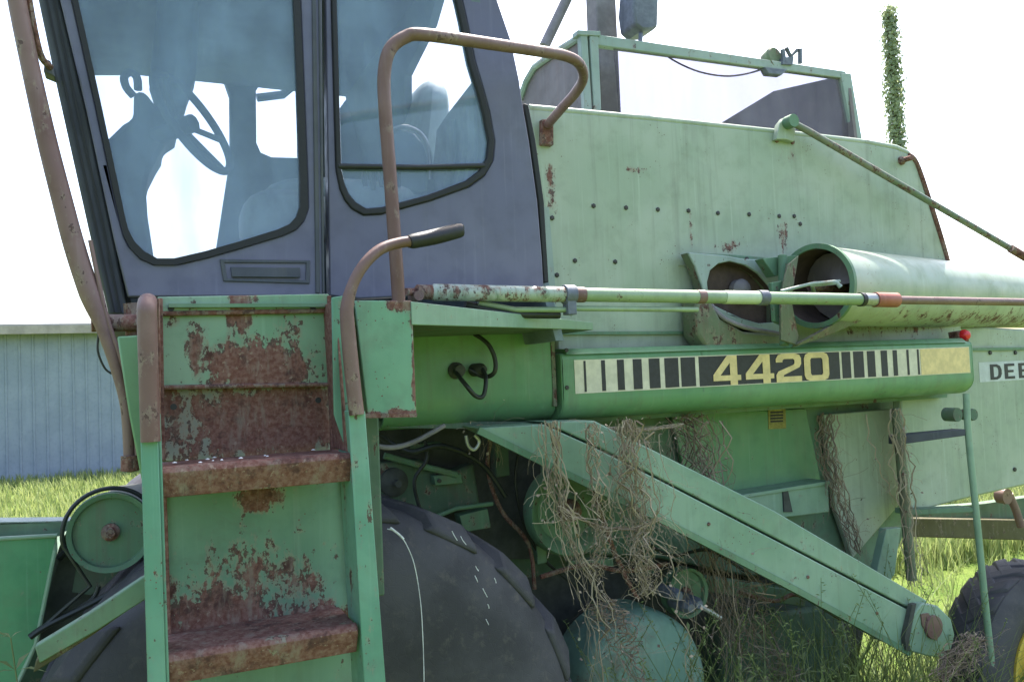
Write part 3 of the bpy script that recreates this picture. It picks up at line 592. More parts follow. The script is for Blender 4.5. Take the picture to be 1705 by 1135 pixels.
# ------------------------------------------------------------------ UNLOADING AUGER
AD = Vector((math.sin(R(76.3)), math.cos(R(76.3)), 0)); AC = U(1357, 476, Y=2.46); AR = .158
tb = MB(); tb.lathe(AC, AD, [(AR-.004, 2.9), (AR, 2.9), (AR, 0), (AR-.004, 0)], 64)
M['auger'] = paint('auger_tube_paint', (.29, .345, .25), (.355, .395, .305), rust=.0, fleck=.2, streak=.2, dirt=.15, rough=.42, dirtcol=(.22, .17, .09), masks=[(tup(AC+AD*q+Vector((-.02, -.10, -.125))), (.33, 1.2, 11), .205) for q in (1.5,)])
aug = part(tb, 'unloading_auger', 'auger', label='long pale green unloading auger tube', ang=50)
part(MB().lathe(AC, AD, [(AR-.012, 2.9), (AR-.012, .005)], 64), 'lining', 'brown_black', aug)
part(MB().lathe(AC, AD, [(AR-.013, .004), (AR-.011, -.002), (AR+.009, -.002), (AR+.010, .014), (AR+.001, .016)], 64), 'flange', 'green_lower', aug)
part(MB().lathe(AC, AD, [(.02, -.03), (.02, 2.7)], 16), 'shaft', 'rust_dark', aug)
fl = MB(); cross = Vector((AD.y, -AD.x, 0)); upz = Vector((0, 0, 1)); prev = None
for k in range(140):
    t = k/18*2*math.pi; c_ = AC+AD*(.06+k*.0122); e_ = cross*math.cos(t)+upz*math.sin(t)
    cur = (fl.bm.verts.new(c_+e_*.018), fl.bm.verts.new(c_+e_*(AR-.02)))
    if prev: fl._f([prev[0], prev[1], cur[1], cur[0]], True)
    prev = cur
part(fl, 'flighting', 'brown_in', aug)
part(MB().tube([AC+cross*-.0+upz*-.03+AD*-.01, U(1352, 474, Y=2.36), U(1392, 470, Y=2.32), U(1400, 478, Y=2.31)], .009, 10).tube([U(1300, 485, Y=2.33), U(1352, 472, Y=2.33), U(1398, 468, Y=2.32)], .006, 8), 'latch_rod', 'tank_frame', aug)
# flared skirt under the tube mouth
sk = MB(); sk.prism([U(1300, 492, Y=2.40), U(1312, 440, Y=2.42), U(1330, 425, Y=2.44), U(1318, 500, Y=2.42), U(1330, 560, Y=2.42), U(1326, 574, Y=2.42), U(1300, 566, Y=2.40)], (.01, .02, 0))
sk.prism([U(1330, 572, Y=2.40), U(1395, 536, Y=2.40), U(1440, 520, Y=2.44), U(1440, 532, Y=2.44), U(1385, 556, Y=2.42), U(1326, 577, Y=2.42)], (0, .03, -.002))
part(sk, 'mouth_skirt', 'brown_grime', aug, bevel=.003)
# fixed elbow on the body
el_o = [(1146, 420), (1158, 444), (1170, 478), (1175, 506), (1192, 520), (1222, 541), (1262, 553), (1302, 557), (1302, 470), (1297, 432), (1240, 431), (1205, 425)]
el_i = [(1181, 504), (1178, 470), (1183, 450), (1196, 439), (1216, 435), (1240, 441), (1262, 455), (1280, 475), (1291, 497), (1291, 536), (1264, 538), (1236, 530), (1206, 516)]
elb = part(MB().prism(US(el_o, 2.61), (0, .012, 0), [US(el_i, 2.61)]), 'auger_elbow', 'tank_frame', label='open elbow of the unloading auger', bevel=.004)
tn = MB(); A_ = [tn.bm.verts.new(p) for p in US(el_i, 2.615)]; B_ = [tn.bm.verts.new(p+Vector((.01, .062, 0))) for p in US(el_i, 2.615)]
for k in range(len(A_)): tn._f([A_[k], A_[(k+1) % len(A_)], B_[(k+1) % len(A_)], B_[k]])
tn._f(B_)
part(tn, 'elbow_interior', 'brown_black', elb)  # shallow pocket, its depth shade is put into the dark colour
part(MB().prism(US(el_o, 2.622), (.0, .055, -.0), [US(el_i, 2.622)]), 'elbow_casing', 'brown_grime', elb, bevel=.01)
part(MB().lathe(U(1228, 484, Y=2.665), (0, -1, 0), [(.045, 0), (.045, .03), (.03, .045), (0, .05)], 20), 'shaft_end', 'grey_post', elb)
part(MB().tube([U(1184, 508, Y=2.60), U(1206, 530, Y=2.57), U(1245, 546, Y=2.55), U(1302, 556, Y=2.54)], .009, 8, smooth=5), 'lower_lip', 'grey_post', elb)
pb = MB(); pb.prism(US([(1147, 420), (1225, 424), (1296, 430), (1312, 434), (1310, 470), (1300, 560), (1250, 580), (1185, 582), (1160, 560), (1158, 470)], YB-.02), (0, .018, 0))
part(pb, 'mounting_plate', 'green_lower', elb, bevel=.003)
sk = MB(); sk.prism(US([(1158, 480), (1184, 500), (1200, 530), (1240, 552), (1302, 556), (1306, 572), (1262, 584), (1178, 582), (1162, 556)], 2.57), (0, .10, 0))
part(sk, 'elbow_skirt', 'brown_grime', elb, bevel=.012)
hg = MB(); hg.tube([U(1303, 425, Y=2.50), U(1306, 575, Y=2.47)], .018, 14).prism(US([(1270, 430), (1330, 424), (1318, 455), (1290, 460)], 2.52), (0, .05, 0))
hg.prism(US([(1285, 470), (1312, 466), (1312, 545), (1290, 535)], 2.44), (0, .02, 0))
part(hg, 'hinge', 'green_lower', elb, bevel=.003)
for x, y in ((1156, 425), (1204, 431), (1243, 431)): part(MB().lathe(U(x, y, Y=YB-.021), (0, -1, 0), [(.009, 0), (.008, .006), (0, .007)], 8), 'bolt', 'bolt', elb)

# support rod from the bracket to the auger
sb = MB().prism(US([(1293, 232), (1298, 206), (1306, 196), (1318, 196), (1326, 206), (1322, 236), (1308, 232)], YB-.03), (0, .03, 0)); rod = U(1316, 203, Y=YB-.05)
srod = part(MB().tube([rod, U(1345, 218, Y=YB-.07), U(1700, 424, Y=2.52), U(1760, 460, Y=2.48)], .0145, 14), 'support_rod', 'rod_paint')
part(sb, 'rod_bracket', 'green_body', srod, bevel=.003)
part(MB().lathe(rod+Vector((0, -.01, 0)), (0, 1, 0), [(0, -.012), (.028, -.012), (.028, .03), (0, .03)], 16), 'pivot', 'green_lower', srod)
for x, y in ((1293, 234), (1319, 237)): part(MB().lathe(U(x, y, Y=YB-.001), (0, -1, 0), [(.011, 0), (.010, .006), (0, .007)], 8), 'bolt', 'rust_dark', srod)
part(MB().tube([U(1683, 414, Y=2.515), U(1722, 437, Y=2.50)], .019, 12), 'rod_end', 'rust_dark', srod)

# ------------------------------------------------------------------ GRAIN TANK EXTENSION
YK = 3.0
gt = part(MB().prism(US([(985, 56), (1408, 119), (1410, 131), (986, 74)], YK), (0, .035, 0)), 'grain_tank_frame', 'tank_frame', label='pale green frame of the grain tank extension', bevel=.003)
zs = lambda x, y: U(x, y, Y=YK)
fr = MB(); fr.prism(US([(1400, 122), (1417, 122), (1438, 245), (1424, 245)], YK-.004), (0, .03, 0)); part(fr, 'post', 'tank_frame', gt, bevel=.003)
fr = MB(); fr.prism(US([(966, 56), (978, 56), (988, 215), (976, 215)], YK-.004), (0, .03, 0)); part(fr, 'post', 'tank_frame', gt, bevel=.003); fr = MB(); fr.prism(US([(982, 60), (996, 60), (1003, 215), (991, 215)], YK-.006), (0, .03, 0)); part(fr, 'post', 'tank_frame', gt, bevel=.003)
fr = MB(); fr.prism(US([(962, 50), (1000, 52), (1000, 60), (962, 58)], YK-.01), (0, .05, 0))
part(fr, 'corner_plate', 'tank_frame', gt, bevel=.002)
part(MB().prism(US([(1022, 80), (1402, 132), (1424, 245), (1032, 200)], YK+.012), (0, .004, 0)), 'tank_window', 'plexi', gt)
XK1 = zs(1410, 125).x; XK0 = zs(975, 55).x
rwp = [(1410, 128), (1380, 131), (1288, 152), (1189, 212), (1160, 300), (1432, 300)]
part(MB().prism([U(x, y, X=XK1) for x, y in rwp], (.02, 0, 0)), 'tank_wall', 'brown_in', gt)
fwp = [(972, 58), (918, 92), (890, 112), (876, 136), (866, 165), (862, 240), (984, 240)]
part(MB().prism([U(x, y, X=XK0) for x, y in fwp], (.02, 0, 0)), 'tank_wall', 'brown_in', gt)
part(MB().tube([U(x, y, X=XK0-.01) for x, y in fwp[:5]], .016, 8), 'edge_bead', 'tank_frame', gt)
part(MB().tube([U(x, y, Y=YK+.03) for x, y in ((1100, 82), (1120, 100), (1165, 120), (1215, 127), (1262, 118), (1275, 108))], .0045, 6, smooth=5), 'cable', 'rust_dark', gt)
part(MB().prism(US([(988, -130), (1020, -130), (1037, 230), (1002, 230)], YK+.20), (0, .10, 0)), 'upright_post', 'grey_post', bevel=.008)
part(MB().tube([U(906, 78, Y=3.3), U(948, -10, Y=3.3), U(1000, -120, Y=3.3)], .025, 12), 'brace_pole', 'grey_post')
wl = MB(); wl.prism(US([(1057, -30), (1062, -40), (1096, -40), (1098, -20), (1096, 44), (1088, 50), (1070, 50), (1058, 40), (1054, 10)], YK+.02), (0, .13, 0))
wk = part(wl, 'work_light', 'lamp_grey', bevel=.012)
part(MB().tube([U(1068, 45, Y=YK+.06), U(1066, 72, Y=YK+.03)], .010, 10), 'lamp_stem', 'lamp_grey', wk)
# broken lamp and bracket on the frame
tl = MB(); tl.lathe(U(1289, 98, Y=YK+.02), (.2, -1, .1), [(0, -.05), (.045, -.045), (.058, 0), (.050, .012), (0, .004)], 20)
tw = part(tl, 'broken_work_light', 'brown_grime', label='broken work light on the tank frame')
part(MB().tube([U(1306, 104, Y=YK), U(1303, 84, Y=YK), U(1309, 80, Y=YK), U(1316, 94, Y=YK), U(1326, 84, Y=YK), U(1332, 82, Y=YK), U(1332, 106, Y=YK)], .011, 8).prism(US([(1304, 96), (1322, 94), (1320, 108), (1303, 107)], YK-.01), (0, .05, 0)), 'lamp_bracket', 'lamp_grey', tw)
part(MB().prism(US([(1274, 112), (1312, 116), (1302, 125), (1280, 123)], YK-.012), (0, .04, 0)), 'lamp_shell', 'lamp_grey', tw, bevel=.004)

# ------------------------------------------------------------------ REAR SHIELD
YE = 2.78
rs_o = [(1520, 545), (1640, 544), (1900, 560), (1900, 760), (1705, 808), (1600, 832), (1532, 850), (1512, 846), (1500, 690), (1500, 560)]
rear = part(MB().prism(US(rs_o, YE), (0, .05, 0)), 'rear_shield', 'green_body', bevel=.01)
part(MB().prism(US([(1612, 579), (1900, 575), (1900, 579), (1612, 584)], YE-.010), (0, .015, 0)), 'seam_ledge', 'green_lower', rear)
part(MB().prism(US([(1508, 847), (1625, 845), (1625, 852), (1508, 856)], YE-.03), (0, .06, 0)), 'lower_lip', 'green_lower', rear)
for x, y in ((1648, 587), (1690, 587), (1732, 587), (1689, 781)): part(MB().lathe(U(x, y, Y=YE-.001), (0, -1, 0), [(.011, 0), (.010, .006), (0, .007)], 8), 'bolt', 'bolt', rear)
nm = MB(); pz0 = U(1660, 634.5, Y=YE).z; pz1 = U(1660, 602, Y=YE).z
def nx(p): return U(p, 618, Y=YE).x
def nrect(xa, xb, za, zb_, d, mi): nm.mi = mi; nm.prism([(xa, YE-d, za), (xb, YE-d, za), (xb, YE-d, zb_), (xa, YE-d, zb_)], (0, .0012, 0))
nrect(nx(1630), nx(1860), pz0, pz1, .0015, 0)
lz0, lz1 = U(1660, 631.5, Y=YE).z, U(1660, 606, Y=YE).z; lw = nx(1667)-nx(1648); stp = nx(1672)-nx(1648)
def stroke_letter(ch, xa):
    s_ = lw*.27; hgt = lz1-lz0; v = hgt*.17; d = .003; nm.mi = 1
    f = lambda L: [(xa+lw*u, YE-d, lz0+hgt*w) for u, w in L]
    if ch == 'D': nm.prism(f([(0, 0), (.6, 0), (.88, .12), (1, .35), (1, .65), (.88, .88), (.6, 1), (0, 1)]), (0, .0012, 0), [f([(.3, .17), (.55, .17), (.68, .26), (.72, .4), (.72, .6), (.68, .74), (.55, .83), (.3, .83)])])
    if ch == 'E': nm.prism(f([(0, 0), (.9, 0), (.9, .17), (.3, .17), (.3, .42), (.8, .42), (.8, .58), (.3, .58), (.3, .83), (.9, .83), (.9, 1), (0, 1)]), (0, .0012, 0))
    if ch == 'R': nm.prism(f([(0, 0), (.3, 0), (.3, .4), (.45, .4), (.7, 0), (1, 0), (.74, .44), (.95, .55), (1, .7), (.95, .9), (.75, 1), (0, 1)]), (0, .0012, 0), [f([(.3, .57), (.62, .57), (.7, .64), (.7, .76), (.62, .83), (.3, .83)])])
for i, ch in enumerate('DEERE'): stroke_letter(ch, nx(1648)+stp*i)
part(nm, 'name_decal', ['white_decal', 'black_decal'], rear, label='white strip with black lettering DEERE')
# red marker lamp on the hood end
rl = part(MB().prism([U(1594, 552, Y=YH+.04), U(1612, 549, Y=YH+.04), U(1614, 570, Y=YH+.04), U(1598, 572, Y=YH+.04)], (0, .05, 0)), 'marker_lamp', 'rust_dark', bevel=.003)
part(MB().lathe(U(1604, 558, Y=YH+.04), (0, -1, 0), [(.026, 0), (.026, .012), (.018, .024), (0, .028)], 24), 'lens', 'red', rl)

# yellow-green axle beam and rear bits
ab = MB().prism(US([(1500, 862), (1900, 868), (1900, 905), (1500, 893)], 3.0), (0, .14, 0)); beam = part(ab, 'rear_axle_beam', 'olive', bevel=.006)
part(MB().prism(US([(1500, 850), (1640, 838), (1900, 800), (1900, 870), (1500, 866)], 3.06), (0, .06, 0)), 'beam_web', 'green_dark', beam)
part(MB().tube([U(1680, 822, Y=2.9), U(1692, 850, Y=2.9), U(1700, 876, Y=2.9)], .02, 10).lathe(U(1678, 826, Y=2.88), (0, 1, 0), [(0, 0), (.04, 0), (.04, .05), (0, .05)], 16), 'steering_link', 'rust_pipe', beam)

# ------------------------------------------------------------------ REAR LADDER
YRL = 2.42
rlad = part(MB().tube([U(1609, 655, Y=YRL), U(1612, 720, Y=YRL), U(1625, 850, Y=YRL), U(1640, 1000, Y=YRL), U(1652, 1112, Y=YRL)], .014, 12, smooth=3), 'rear_ladder', 'green_elev', label='slim green ladder rail near the rear wheel')
part(MB().tube([U(1492, 680, Y=2.60), U(1498, 740, Y=2.60), U(1506, 830, Y=2.60), U(1518, 965, Y=2.60)], .022, 12, smooth=3), 'side_rail', 'brown_grime', rlad)
part(MB().prism([U(1498, 724, Y=2.60), U(1608, 714, Y=YRL), U(1608, 725, Y=YRL), U(1498, 740, Y=2.60)], (0, .06, 0)), 'rung', 'cab_dark', rlad, bevel=.002)
part(MB().prism([U(1518, 848, Y=2.60), U(1622, 844, Y=YRL), U(1622, 852, Y=YRL), U(1518, 857, Y=2.60)], (0, .07, 0)), 'rung', 'green_lower', rlad, bevel=.002)
part(MB().lathe(U(1622, 690, Y=YRL+.05), (0, 1, 0), [(0, 0), (.025, 0), (.03, .03), (.02, .07), (0, .07)], 16).lathe(U(1595, 690, Y=YRL+.06), (0, 1, 0), [(0, 0), (.03, 0), (.03, .06), (0, .06)], 16), 'ladder_mount', 'green_dark', rlad)

# ------------------------------------------------------------------ LOWER BODY WALL AND FITTINGS
YW = 2.98
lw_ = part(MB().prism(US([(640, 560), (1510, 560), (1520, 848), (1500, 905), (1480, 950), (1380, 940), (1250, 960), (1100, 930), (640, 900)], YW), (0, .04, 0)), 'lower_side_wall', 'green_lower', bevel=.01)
part(MB().prism(US([(1118, 690), (1342, 680), (1370, 815), (1240, 822), (1140, 790)], YW-.03), (0, .02, 0)), 'access_panel', 'green_hood', lw_, bevel=.004)
part(MB().prism(US([(1372, 690), (1486, 680), (1502, 835), (1420, 930), (1392, 850)], YW-.05), (0, .03, 0)), 'access_panel', 'green_body', lw_, bevel=.006)
lb = MB(); lb.prism(US([(1242, 826), (1379, 804), (1381, 852), (1300, 862), (1250, 858)], YW-.14), (0, .10, 0))
lbx = part(lb, 'tool_box', 'green_elev', bevel=.004)
part(MB().prism(US([(1238, 823), (1382, 800), (1382, 806), (1238, 829)], YW-.15), (0, .12, 0)), 'box_lid', 'green_elev', lbx, bevel=.002)
part(MB().prism(US([(1304, 816), (1312, 815), (1320, 852), (1306, 852)], YW-.147), (0, .01, 0)), 'box_latch', 'dark', lbx)
lab = MB(); lab.mi = 0; lab.prism(US([(1279, 681), (1308, 680), (1309, 713), (1280, 714)], YW-.033), (0, .002, 0)); lab.mi = 1
for k in range(4): lab.prism(US([(1283, 685+k*5), (1304, 684+k*5), (1304, 687+k*5), (1283, 688+k*5)], YW-.035), (0, .001, 0))
part(lab, 'warning_label', ['plum', 'black_decal'], lw_)
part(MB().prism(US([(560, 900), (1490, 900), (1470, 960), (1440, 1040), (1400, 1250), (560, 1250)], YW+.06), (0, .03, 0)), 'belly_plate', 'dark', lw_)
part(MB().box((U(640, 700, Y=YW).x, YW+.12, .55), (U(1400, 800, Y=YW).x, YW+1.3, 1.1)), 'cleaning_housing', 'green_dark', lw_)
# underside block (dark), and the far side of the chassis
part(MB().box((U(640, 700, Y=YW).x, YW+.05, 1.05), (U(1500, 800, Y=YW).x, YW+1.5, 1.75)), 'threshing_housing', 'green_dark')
part(MB().prism(US([(1210, 1030), (1400, 1005), (1420, 1090), (1380, 1140), (1200, 1150)], 2.9), (0, .4, 0)), 'straw_chute', 'green_dark', bevel=.02)
part(MB().prism(US([(1170, 960), (1345, 985), (1340, 1010), (1180, 985)], 2.8), (0, .1, 0)), 'frame_rail', 'green_lower', bevel=.004)
part(MB().prism([U(x, y, Y=2.72) for x, y in ((1476, 880), (1500, 878), (1490, 955), (1478, 975), (1458, 960))], (0, .04, 0)), 'frame_strut', 'green_elev', bevel=.003)
# red-brown and dark machinery in the wheel arch
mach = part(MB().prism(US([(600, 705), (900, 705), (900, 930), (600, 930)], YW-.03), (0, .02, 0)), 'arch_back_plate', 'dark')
part(MB().prism(US([(632, 770), (700, 765), (745, 790), (790, 770), (800, 840), (752, 850), (700, 880), (640, 868)], 2.84), (0, .08, 0)), 'gear_case', 'green_dark', mach, bevel=.012)
part(MB().lathe(U(657, 803, Y=2.82), (0, -1, 0), [(.05, -.05), (.05, 0), (.035, .012), (.012, .02), (.012, .05), (0, .05)], 24), 'shaft_end', 'dark', mach)
part(MB().prism(US([(765, 858), (812, 846), (818, 878), (772, 886)], 2.78), (0, .06, 0)), 'small_box', 'green_lower', mach, bevel=.003)
part(MB().tube([U(725, 860, Y=2.76), U(760, 846, Y=2.76), U(820, 838, Y=2.76)], .008, 8).tube([U(640, 758, Y=2.8), U(700, 775, Y=2.8), U(760, 790, Y=2.8)], .012, 8), 'control_rod', 'green_lower', mach)
part(MB().tube([U(610, 738, Y=2.5), U(650, 745, Y=2.5), U(690, 735, Y=2.5), U(740, 708, Y=2.52)], .008, 8, smooth=5), 'grey_hose', 'grey_post', mach)
part(MB().tube([U(776, 725, Y=2.5), U(780, 742, Y=2.5), U(790, 748, Y=2.5), U(798, 735, Y=2.5), U(790, 724, Y=2.5)], .006, 8, smooth=5), 'spring_hook', 'steel', mach)
part(MB().prism(US([(600, 700), (935, 702), (935, 714), (600, 712)], YQ+.05), (0, .05, 0)), 'arch_lip', 'green_dark', mach)

rnd = random.Random(31)
for (pts, r, mt, nm_) in (
    ([(625, 720), (680, 752), (735, 742), (800, 770), (842, 826)], .010, 'hose', 'drive_hose'),
    ([(700, 712), (712, 760), (690, 800), (700, 850)], .007, 'hose', 'drive_hose'),
    ([(820, 722), (812, 780), (835, 850), (880, 905), (890, 980)], .008, 'rust_dark', 'bent_rod'),
    ([(866, 740), (858, 800), (872, 870), (905, 930), (960, 975)], .006, 'hose', 'drive_hose'),
    ([(900, 960), (975, 940), (1040, 950), (1110, 938)], .009, 'rust_dark', 'bent_rod'),
    ([(1080, 905), (1120, 925), (1180, 915), (1240, 950)], .007, 'hose', 'drive_hose'),
    ([(1230, 985), (1290, 1000), (1330, 990), (1400, 1030)], .009, 'rust_dark', 'bent_rod')):
    yy = rnd.uniform(2.72, 2.85); part(MB().tube([U(x, y, Y=yy) for x, y in pts], r, 8, smooth=5), nm_, mt, mach)
for (x, y, a, b_, mt) in ((745, 800, 46, 16, 'green_lower'), (835, 765, 22, 60, 'green_dark'), (700, 745, 70, 12, 'green_dark'), (900, 905, 16, 70, 'green_lower'), (985, 940, 70, 14, 'green_lower'), (1225, 905, 60, 20, 'green_lower'), (1080, 935, 14, 46, 'green_dark'), (660, 850, 50, 14, 'rust_dark'), (1330, 960, 44, 26, 'rust_dark')):
    q = part(MB().prism(US([(x-a/2, y-b_/2), (x+a/2, y-b_/2-4), (x+a/2+3, y+b_/2-4), (x-a/2+3, y+b_/2)], 2.80), (0, .05, 0)), 'bracket', mt, mach, bevel=.003)
    part(MB().lathe(U(x-a*.3, y, Y=2.798), (0, -1, 0), [(.008, 0), (.008, .006), (0, .007)], 6), 'bolt', 'bolt', q)
ch = MB()      # roller chain hanging over the fan drive
for k in range(34):
    t = k/33; x = 990+70*t; y = 820+170*t+18*math.sin(t*3); c_ = U(x, y, Y=2.60)
    ch.bar(c_-Vector((.010, 0, -.012)), c_+Vector((.010, 0, -.012)), .004 if k % 2 else .010, .010)
part(ch, 'drive_chain', 'rust_dark', mach)['kind'] = 'stuff'

def pulley(name, c, r, ymat, rim=.014, dep=.05, lab=None, hubr=.22, hm='rust_dark'):
    o = part(MB().lathe(c, (0, -1, 0), [(0, 0), (r*.86, 0), (r*.88, dep*.3), (r*.93, dep*.35), (r, dep*.4), (r, dep*.15), (r*.94, -.004), (r, -dep*.3), (r, -dep*.5), (0, -dep*.5)], 48), name, ymat, label=lab, ang=35)
    part(MB().lathe(c, (0, -1, 0), [(r*hubr, 0), (r*hubr, dep*.25), (r*hubr*.5, dep*.4), (r*hubr*.5, dep*.7), (0, dep*.7)], 18), 'hub', hm, o)
    return o
cl_ = U(184, 885, Y=2.55); pulley('belt_pulley', cl_, .107, 'green_lower', lab='green belt pulley left of the ladder')
bt = MB(); th = [math.pi*(.22+k/20*.85) for k in range(21)]
pts = [U(248, 822, Y=2.56)]+[cl_+Vector((math.cos(t), 0, math.sin(t)))*.118+Vector((0, .01, 0)) for t in th]+[U(150, 975, Y=2.56), U(70, 1045, Y=2.56)]
part(MB().tube(pts, .006, 8), 'drive_belt', 'hose')
part(MB().tube([U(250, 925, Y=2.56), U(185, 985, Y=2.56), U(80, 1040, Y=2.56), U(50, 1060, Y=2.56)], .009, 8, smooth=4), 'drive_belt', 'hose')
cb = U(945, 848, Y=2.70)
ph_ = part(MB().lathe(cb, (0, -1, 0), [(.0, 0), (.055, 0), (.075, -.02), (.115, -.015), (.14, .02), (.158, .03), (.165, .02), (.165, -.03), (0, -.035)], 56), 'fan_pulley', 'green_lower', ang=35)
part(MB().lathe(cb, (0, -1, 0), [(.04, 0), (.04, .03), (.02, .045), (.02, .07), (0, .07)], 20), 'hub', 'rust_dark', ph_)
cs = U(1140, 985, Y=2.72); pulley('idler_pulley', cs, .095, 'green_lower', dep=.06)
for x, y in ((1126, 990), (1146, 1010), (1160, 1004)): part(MB().lathe(U(x, y, Y=2.60), (0, -1, 0), [(.025, -.1), (.026, 0), (.016, .02), (0, .02)], 8), 'adjuster_nut', 'lamp_grey')
part(MB().tube([U(1165, 1008, Y=2.58), U(1200, 1028, Y=2.58)], .008, 8), 'adjuster_bolt', 'steel')
# rounded guard at the bottom
gc = U(1076, 1150, Y=2.62)
gd = MB().lathe(gc, (0, -1, 0), [(0, .030), (.12, .028), (.20, .020), (.245, .008), (.265, -.008), (.278, -.035), (.282, -.08), (.282, -.22), (0, -.22)], 48)
gm = part(gd, 'round_guard', paint('teal_green_guard_paint', (.135, .24, .18), (.19, .30, .235), rust=.2, fleck=.4, streak=.5, dirt=.6, rough=.6))
bb = MB().lathe(U(962, 1062, Y=2.58), (0, -1, 0), [(.006, 0), (.006, .01), (0, .01)], 8); part(bb, 'rivet', 'steel', gm)

# ------------------------------------------------------------------ ELEVATOR HOUSING (long diagonal box)
YN = 2.44
low = [(796, 712), (930, 778), (1080, 850), (1330, 980), (1515, 1083)]
crs = [(905, 706), (985, 742), (1100, 800), (1320, 914), (1530, 1024)]
upp = [(990, 700), (1070, 740), (1110, 760), (1290, 850), (1545, 1000)]
eh = MB(); eh.prism(US(low+list(reversed(crs)), YN), (0, .16, 0))
elev = part(eh, 'elevator_housing', 'green_elev', label='long diagonal green elevator housing', bevel=.005)
e2 = MB(); e2.prism(US([(x, y-4) for x, y in crs]+list(reversed(upp)), YN+.012), (0, .15, 0)); part(e2, 'housing_cover', 'green_elev', elev, bevel=.005)
lip = MB()
for (xa, ya), (xb, yb) in zip(low, low[1:]): lip.bar(U(xa, ya+4, Y=YN-.006), U(xb, yb+4, Y=YN-.006), .012, .022)
part(lip, 'lower_flange', 'green_lower', elev)
hc_ = U(1546, 1050, Y=YN-.012)
arc = []
for k in range(15):
    t = R(-150+k*300/14); arc.append((math.cos(t), math.sin(t)))
hp = US([(1512, 1082), (1522, 1020), (1535, 1004), (1562, 1008), (1584, 1030), (1590, 1056), (1584, 1082), (1568, 1094), (1545, 1092)], YN-.018)
end = part(MB().prism(hp, (0, .19, 0)), 'bearing_plate', 'green_elev', elev, bevel=.006)
part(MB().lathe(U(1553, 1043, Y=YN-.022), (0, -1, 0), [(.048, 0), (.046, .01), (.02, .012), (0, .012)], 24).prism(US([(1534, 1022), (1546, 1020), (1566, 1050), (1560, 1066), (1546, 1060), (1536, 1040)], YN-.024), (0, .01, 0)), 'bearing_cap', 'rust_pipe', elev)
part(MB().prism(US([(1519, 1006), (1526, 1004), (1514, 1064), (1516, 1084), (1509, 1082), (1507, 1060)], YN-.022), (0, .02, 0)), 'strap', 'dark', elev)
for x, y in ((1015, 788), (1180, 872), (1345, 960), (1460, 1020)): part(MB().lathe(U(x, y, Y=YN-.001), (0, -1, 0), [(.007, 0), (.006, .004), (0, .005)], 8), 'bolt', 'rust_dark', elev)

# ------------------------------------------------------------------ WHEELS
def tractor_tyre(c, Ro, wd, rimr, lug, nl=22, lw=.05):
    """c: centre of the outer face; the tyre runs back along +Y"""
    bm = MB(); s = wd/2
    prof = [(rimr, .03), (rimr+.02, .005), (rimr+(Ro-rimr)*.35, -.012), (rimr+(Ro-rimr)*.65, .0), (Ro-lug*2.2, .03), (Ro-lug*1.2, .065), (Ro-lug*.8, .12), (Ro-lug*.65, s), (Ro-lug*.8, wd-.12), (Ro-lug*1.2, wd-.065), (Ro-lug*2.2, wd-.03), (rimr+(Ro-rimr)*.5, wd+.01), (rimr, wd-.03)]
    bm.lathe(c, (0, 1, 0), prof, 96)
    body_ = bm
    for k in range(nl):
        for side in (0, 1):
            a0 = 2*math.pi*(k+.5*side)/nl
            secs = []
            for j in range(7):
                u = j/6; yy = (.034+u*(wd*.5)) if side == 0 else (wd-.030-u*(wd*.5)); a = a0+u*.30
                ro = Ro if u > .12 else Ro-lug*1.2
                ri = Ro-lug*1.8; da = lw if u > .1 else lw*1.15
                P_ = lambda r, an: Vector(c)+Vector((math.cos(an)*r, yy, math.sin(an)*r))
                secs.append([body_.bm.verts.new(q) for q in (P_(ri, a-da), P_(ro, a-da*.72), P_(ro, a+da*.72), P_(ri, a+da))])
            for A, B in zip(secs, secs[1:]):
                for q in range(3): body_._f([A[q], A[q+1], B[q+1], B[q]])
                body_._f([A[3], A[0], B[0], B[3]])
            body_._f(secs[0]); body_._f(secs[-1])
    return body_
Cd = U(562, 1338, Y=YT); Rd = .79
dt = part(tractor_tyre((Cd.x, YT, Cd.z), Rd, .50, .27, .030, 18, .115), 'drive_wheel', 'rubber', label='big black lugged drive tyre behind the ladder', bevel=.008)
part(MB().lathe((Cd.x, YT, Cd.z), (0, 1, 0), [(.28, .03), (.26, .04), (.25, .10), (.22, .16), (.12, .18), (.12, .10), (0, .10)], 48), 'wheel_rim', 'yellow', dt)
ln = MB(); ln.tube([U(x, y, Y=YT-.03) for x, y in ((645, 880), (660, 885), (675, 903), (690, 940), (700, 1000), (704, 1060), (706, 1135), (704, 1180))], .0013, 6, smooth=5)
ln.tube([U(x, y, Y=YT-.03) for x, y in ((650, 878), (664, 889), (672, 897))], .003, 6, smooth=4)
part(ln, 'white_string', 'bird', dt)
sp_ = MB(); rnd = random.Random(5)
for (x, y, l) in ((757, 890, 13), (770, 898, 12), (793, 945, 7), (797, 962, 9), (806, 985, 12), (812, 1008, 6), (826, 965, 7), (812, 1034, 8)):
    x += rnd.uniform(-3, 3); sp_.tube([U(x-l*.4, y-l*.5, Y=YT-.012), U(x-l*.1, y+l*.1, Y=YT-.013), U(x+l*.4*rnd.uniform(-.2, 1), y+l*.7, Y=YT-.012)], .0011, 5)
part(sp_, 'bird_droppings', 'bird', dt)['kind'] = 'stuff'
Cr = U(1757, 1118, Y=2.40); Rr = .455
rt = part(tractor_tyre((Cr.x, 2.40, Cr.z), Rr, .26, .25, .010, 22, .11), 'steering_wheel_tyre', 'rubber', label='small dark rear tyre at the right edge', bevel=.004)
rt.name = 'rear_wheel'
part(MB().lathe((Cr.x, 2.40, Cr.z), (0, 1, 0), [(.262, .025), (.262, .0), (.25, -.004), (.235, .02), (.22, .07), (.06, .09), (.05, .02), (0, .02)], 48), 'wheel_rim', 'yellow', rt)

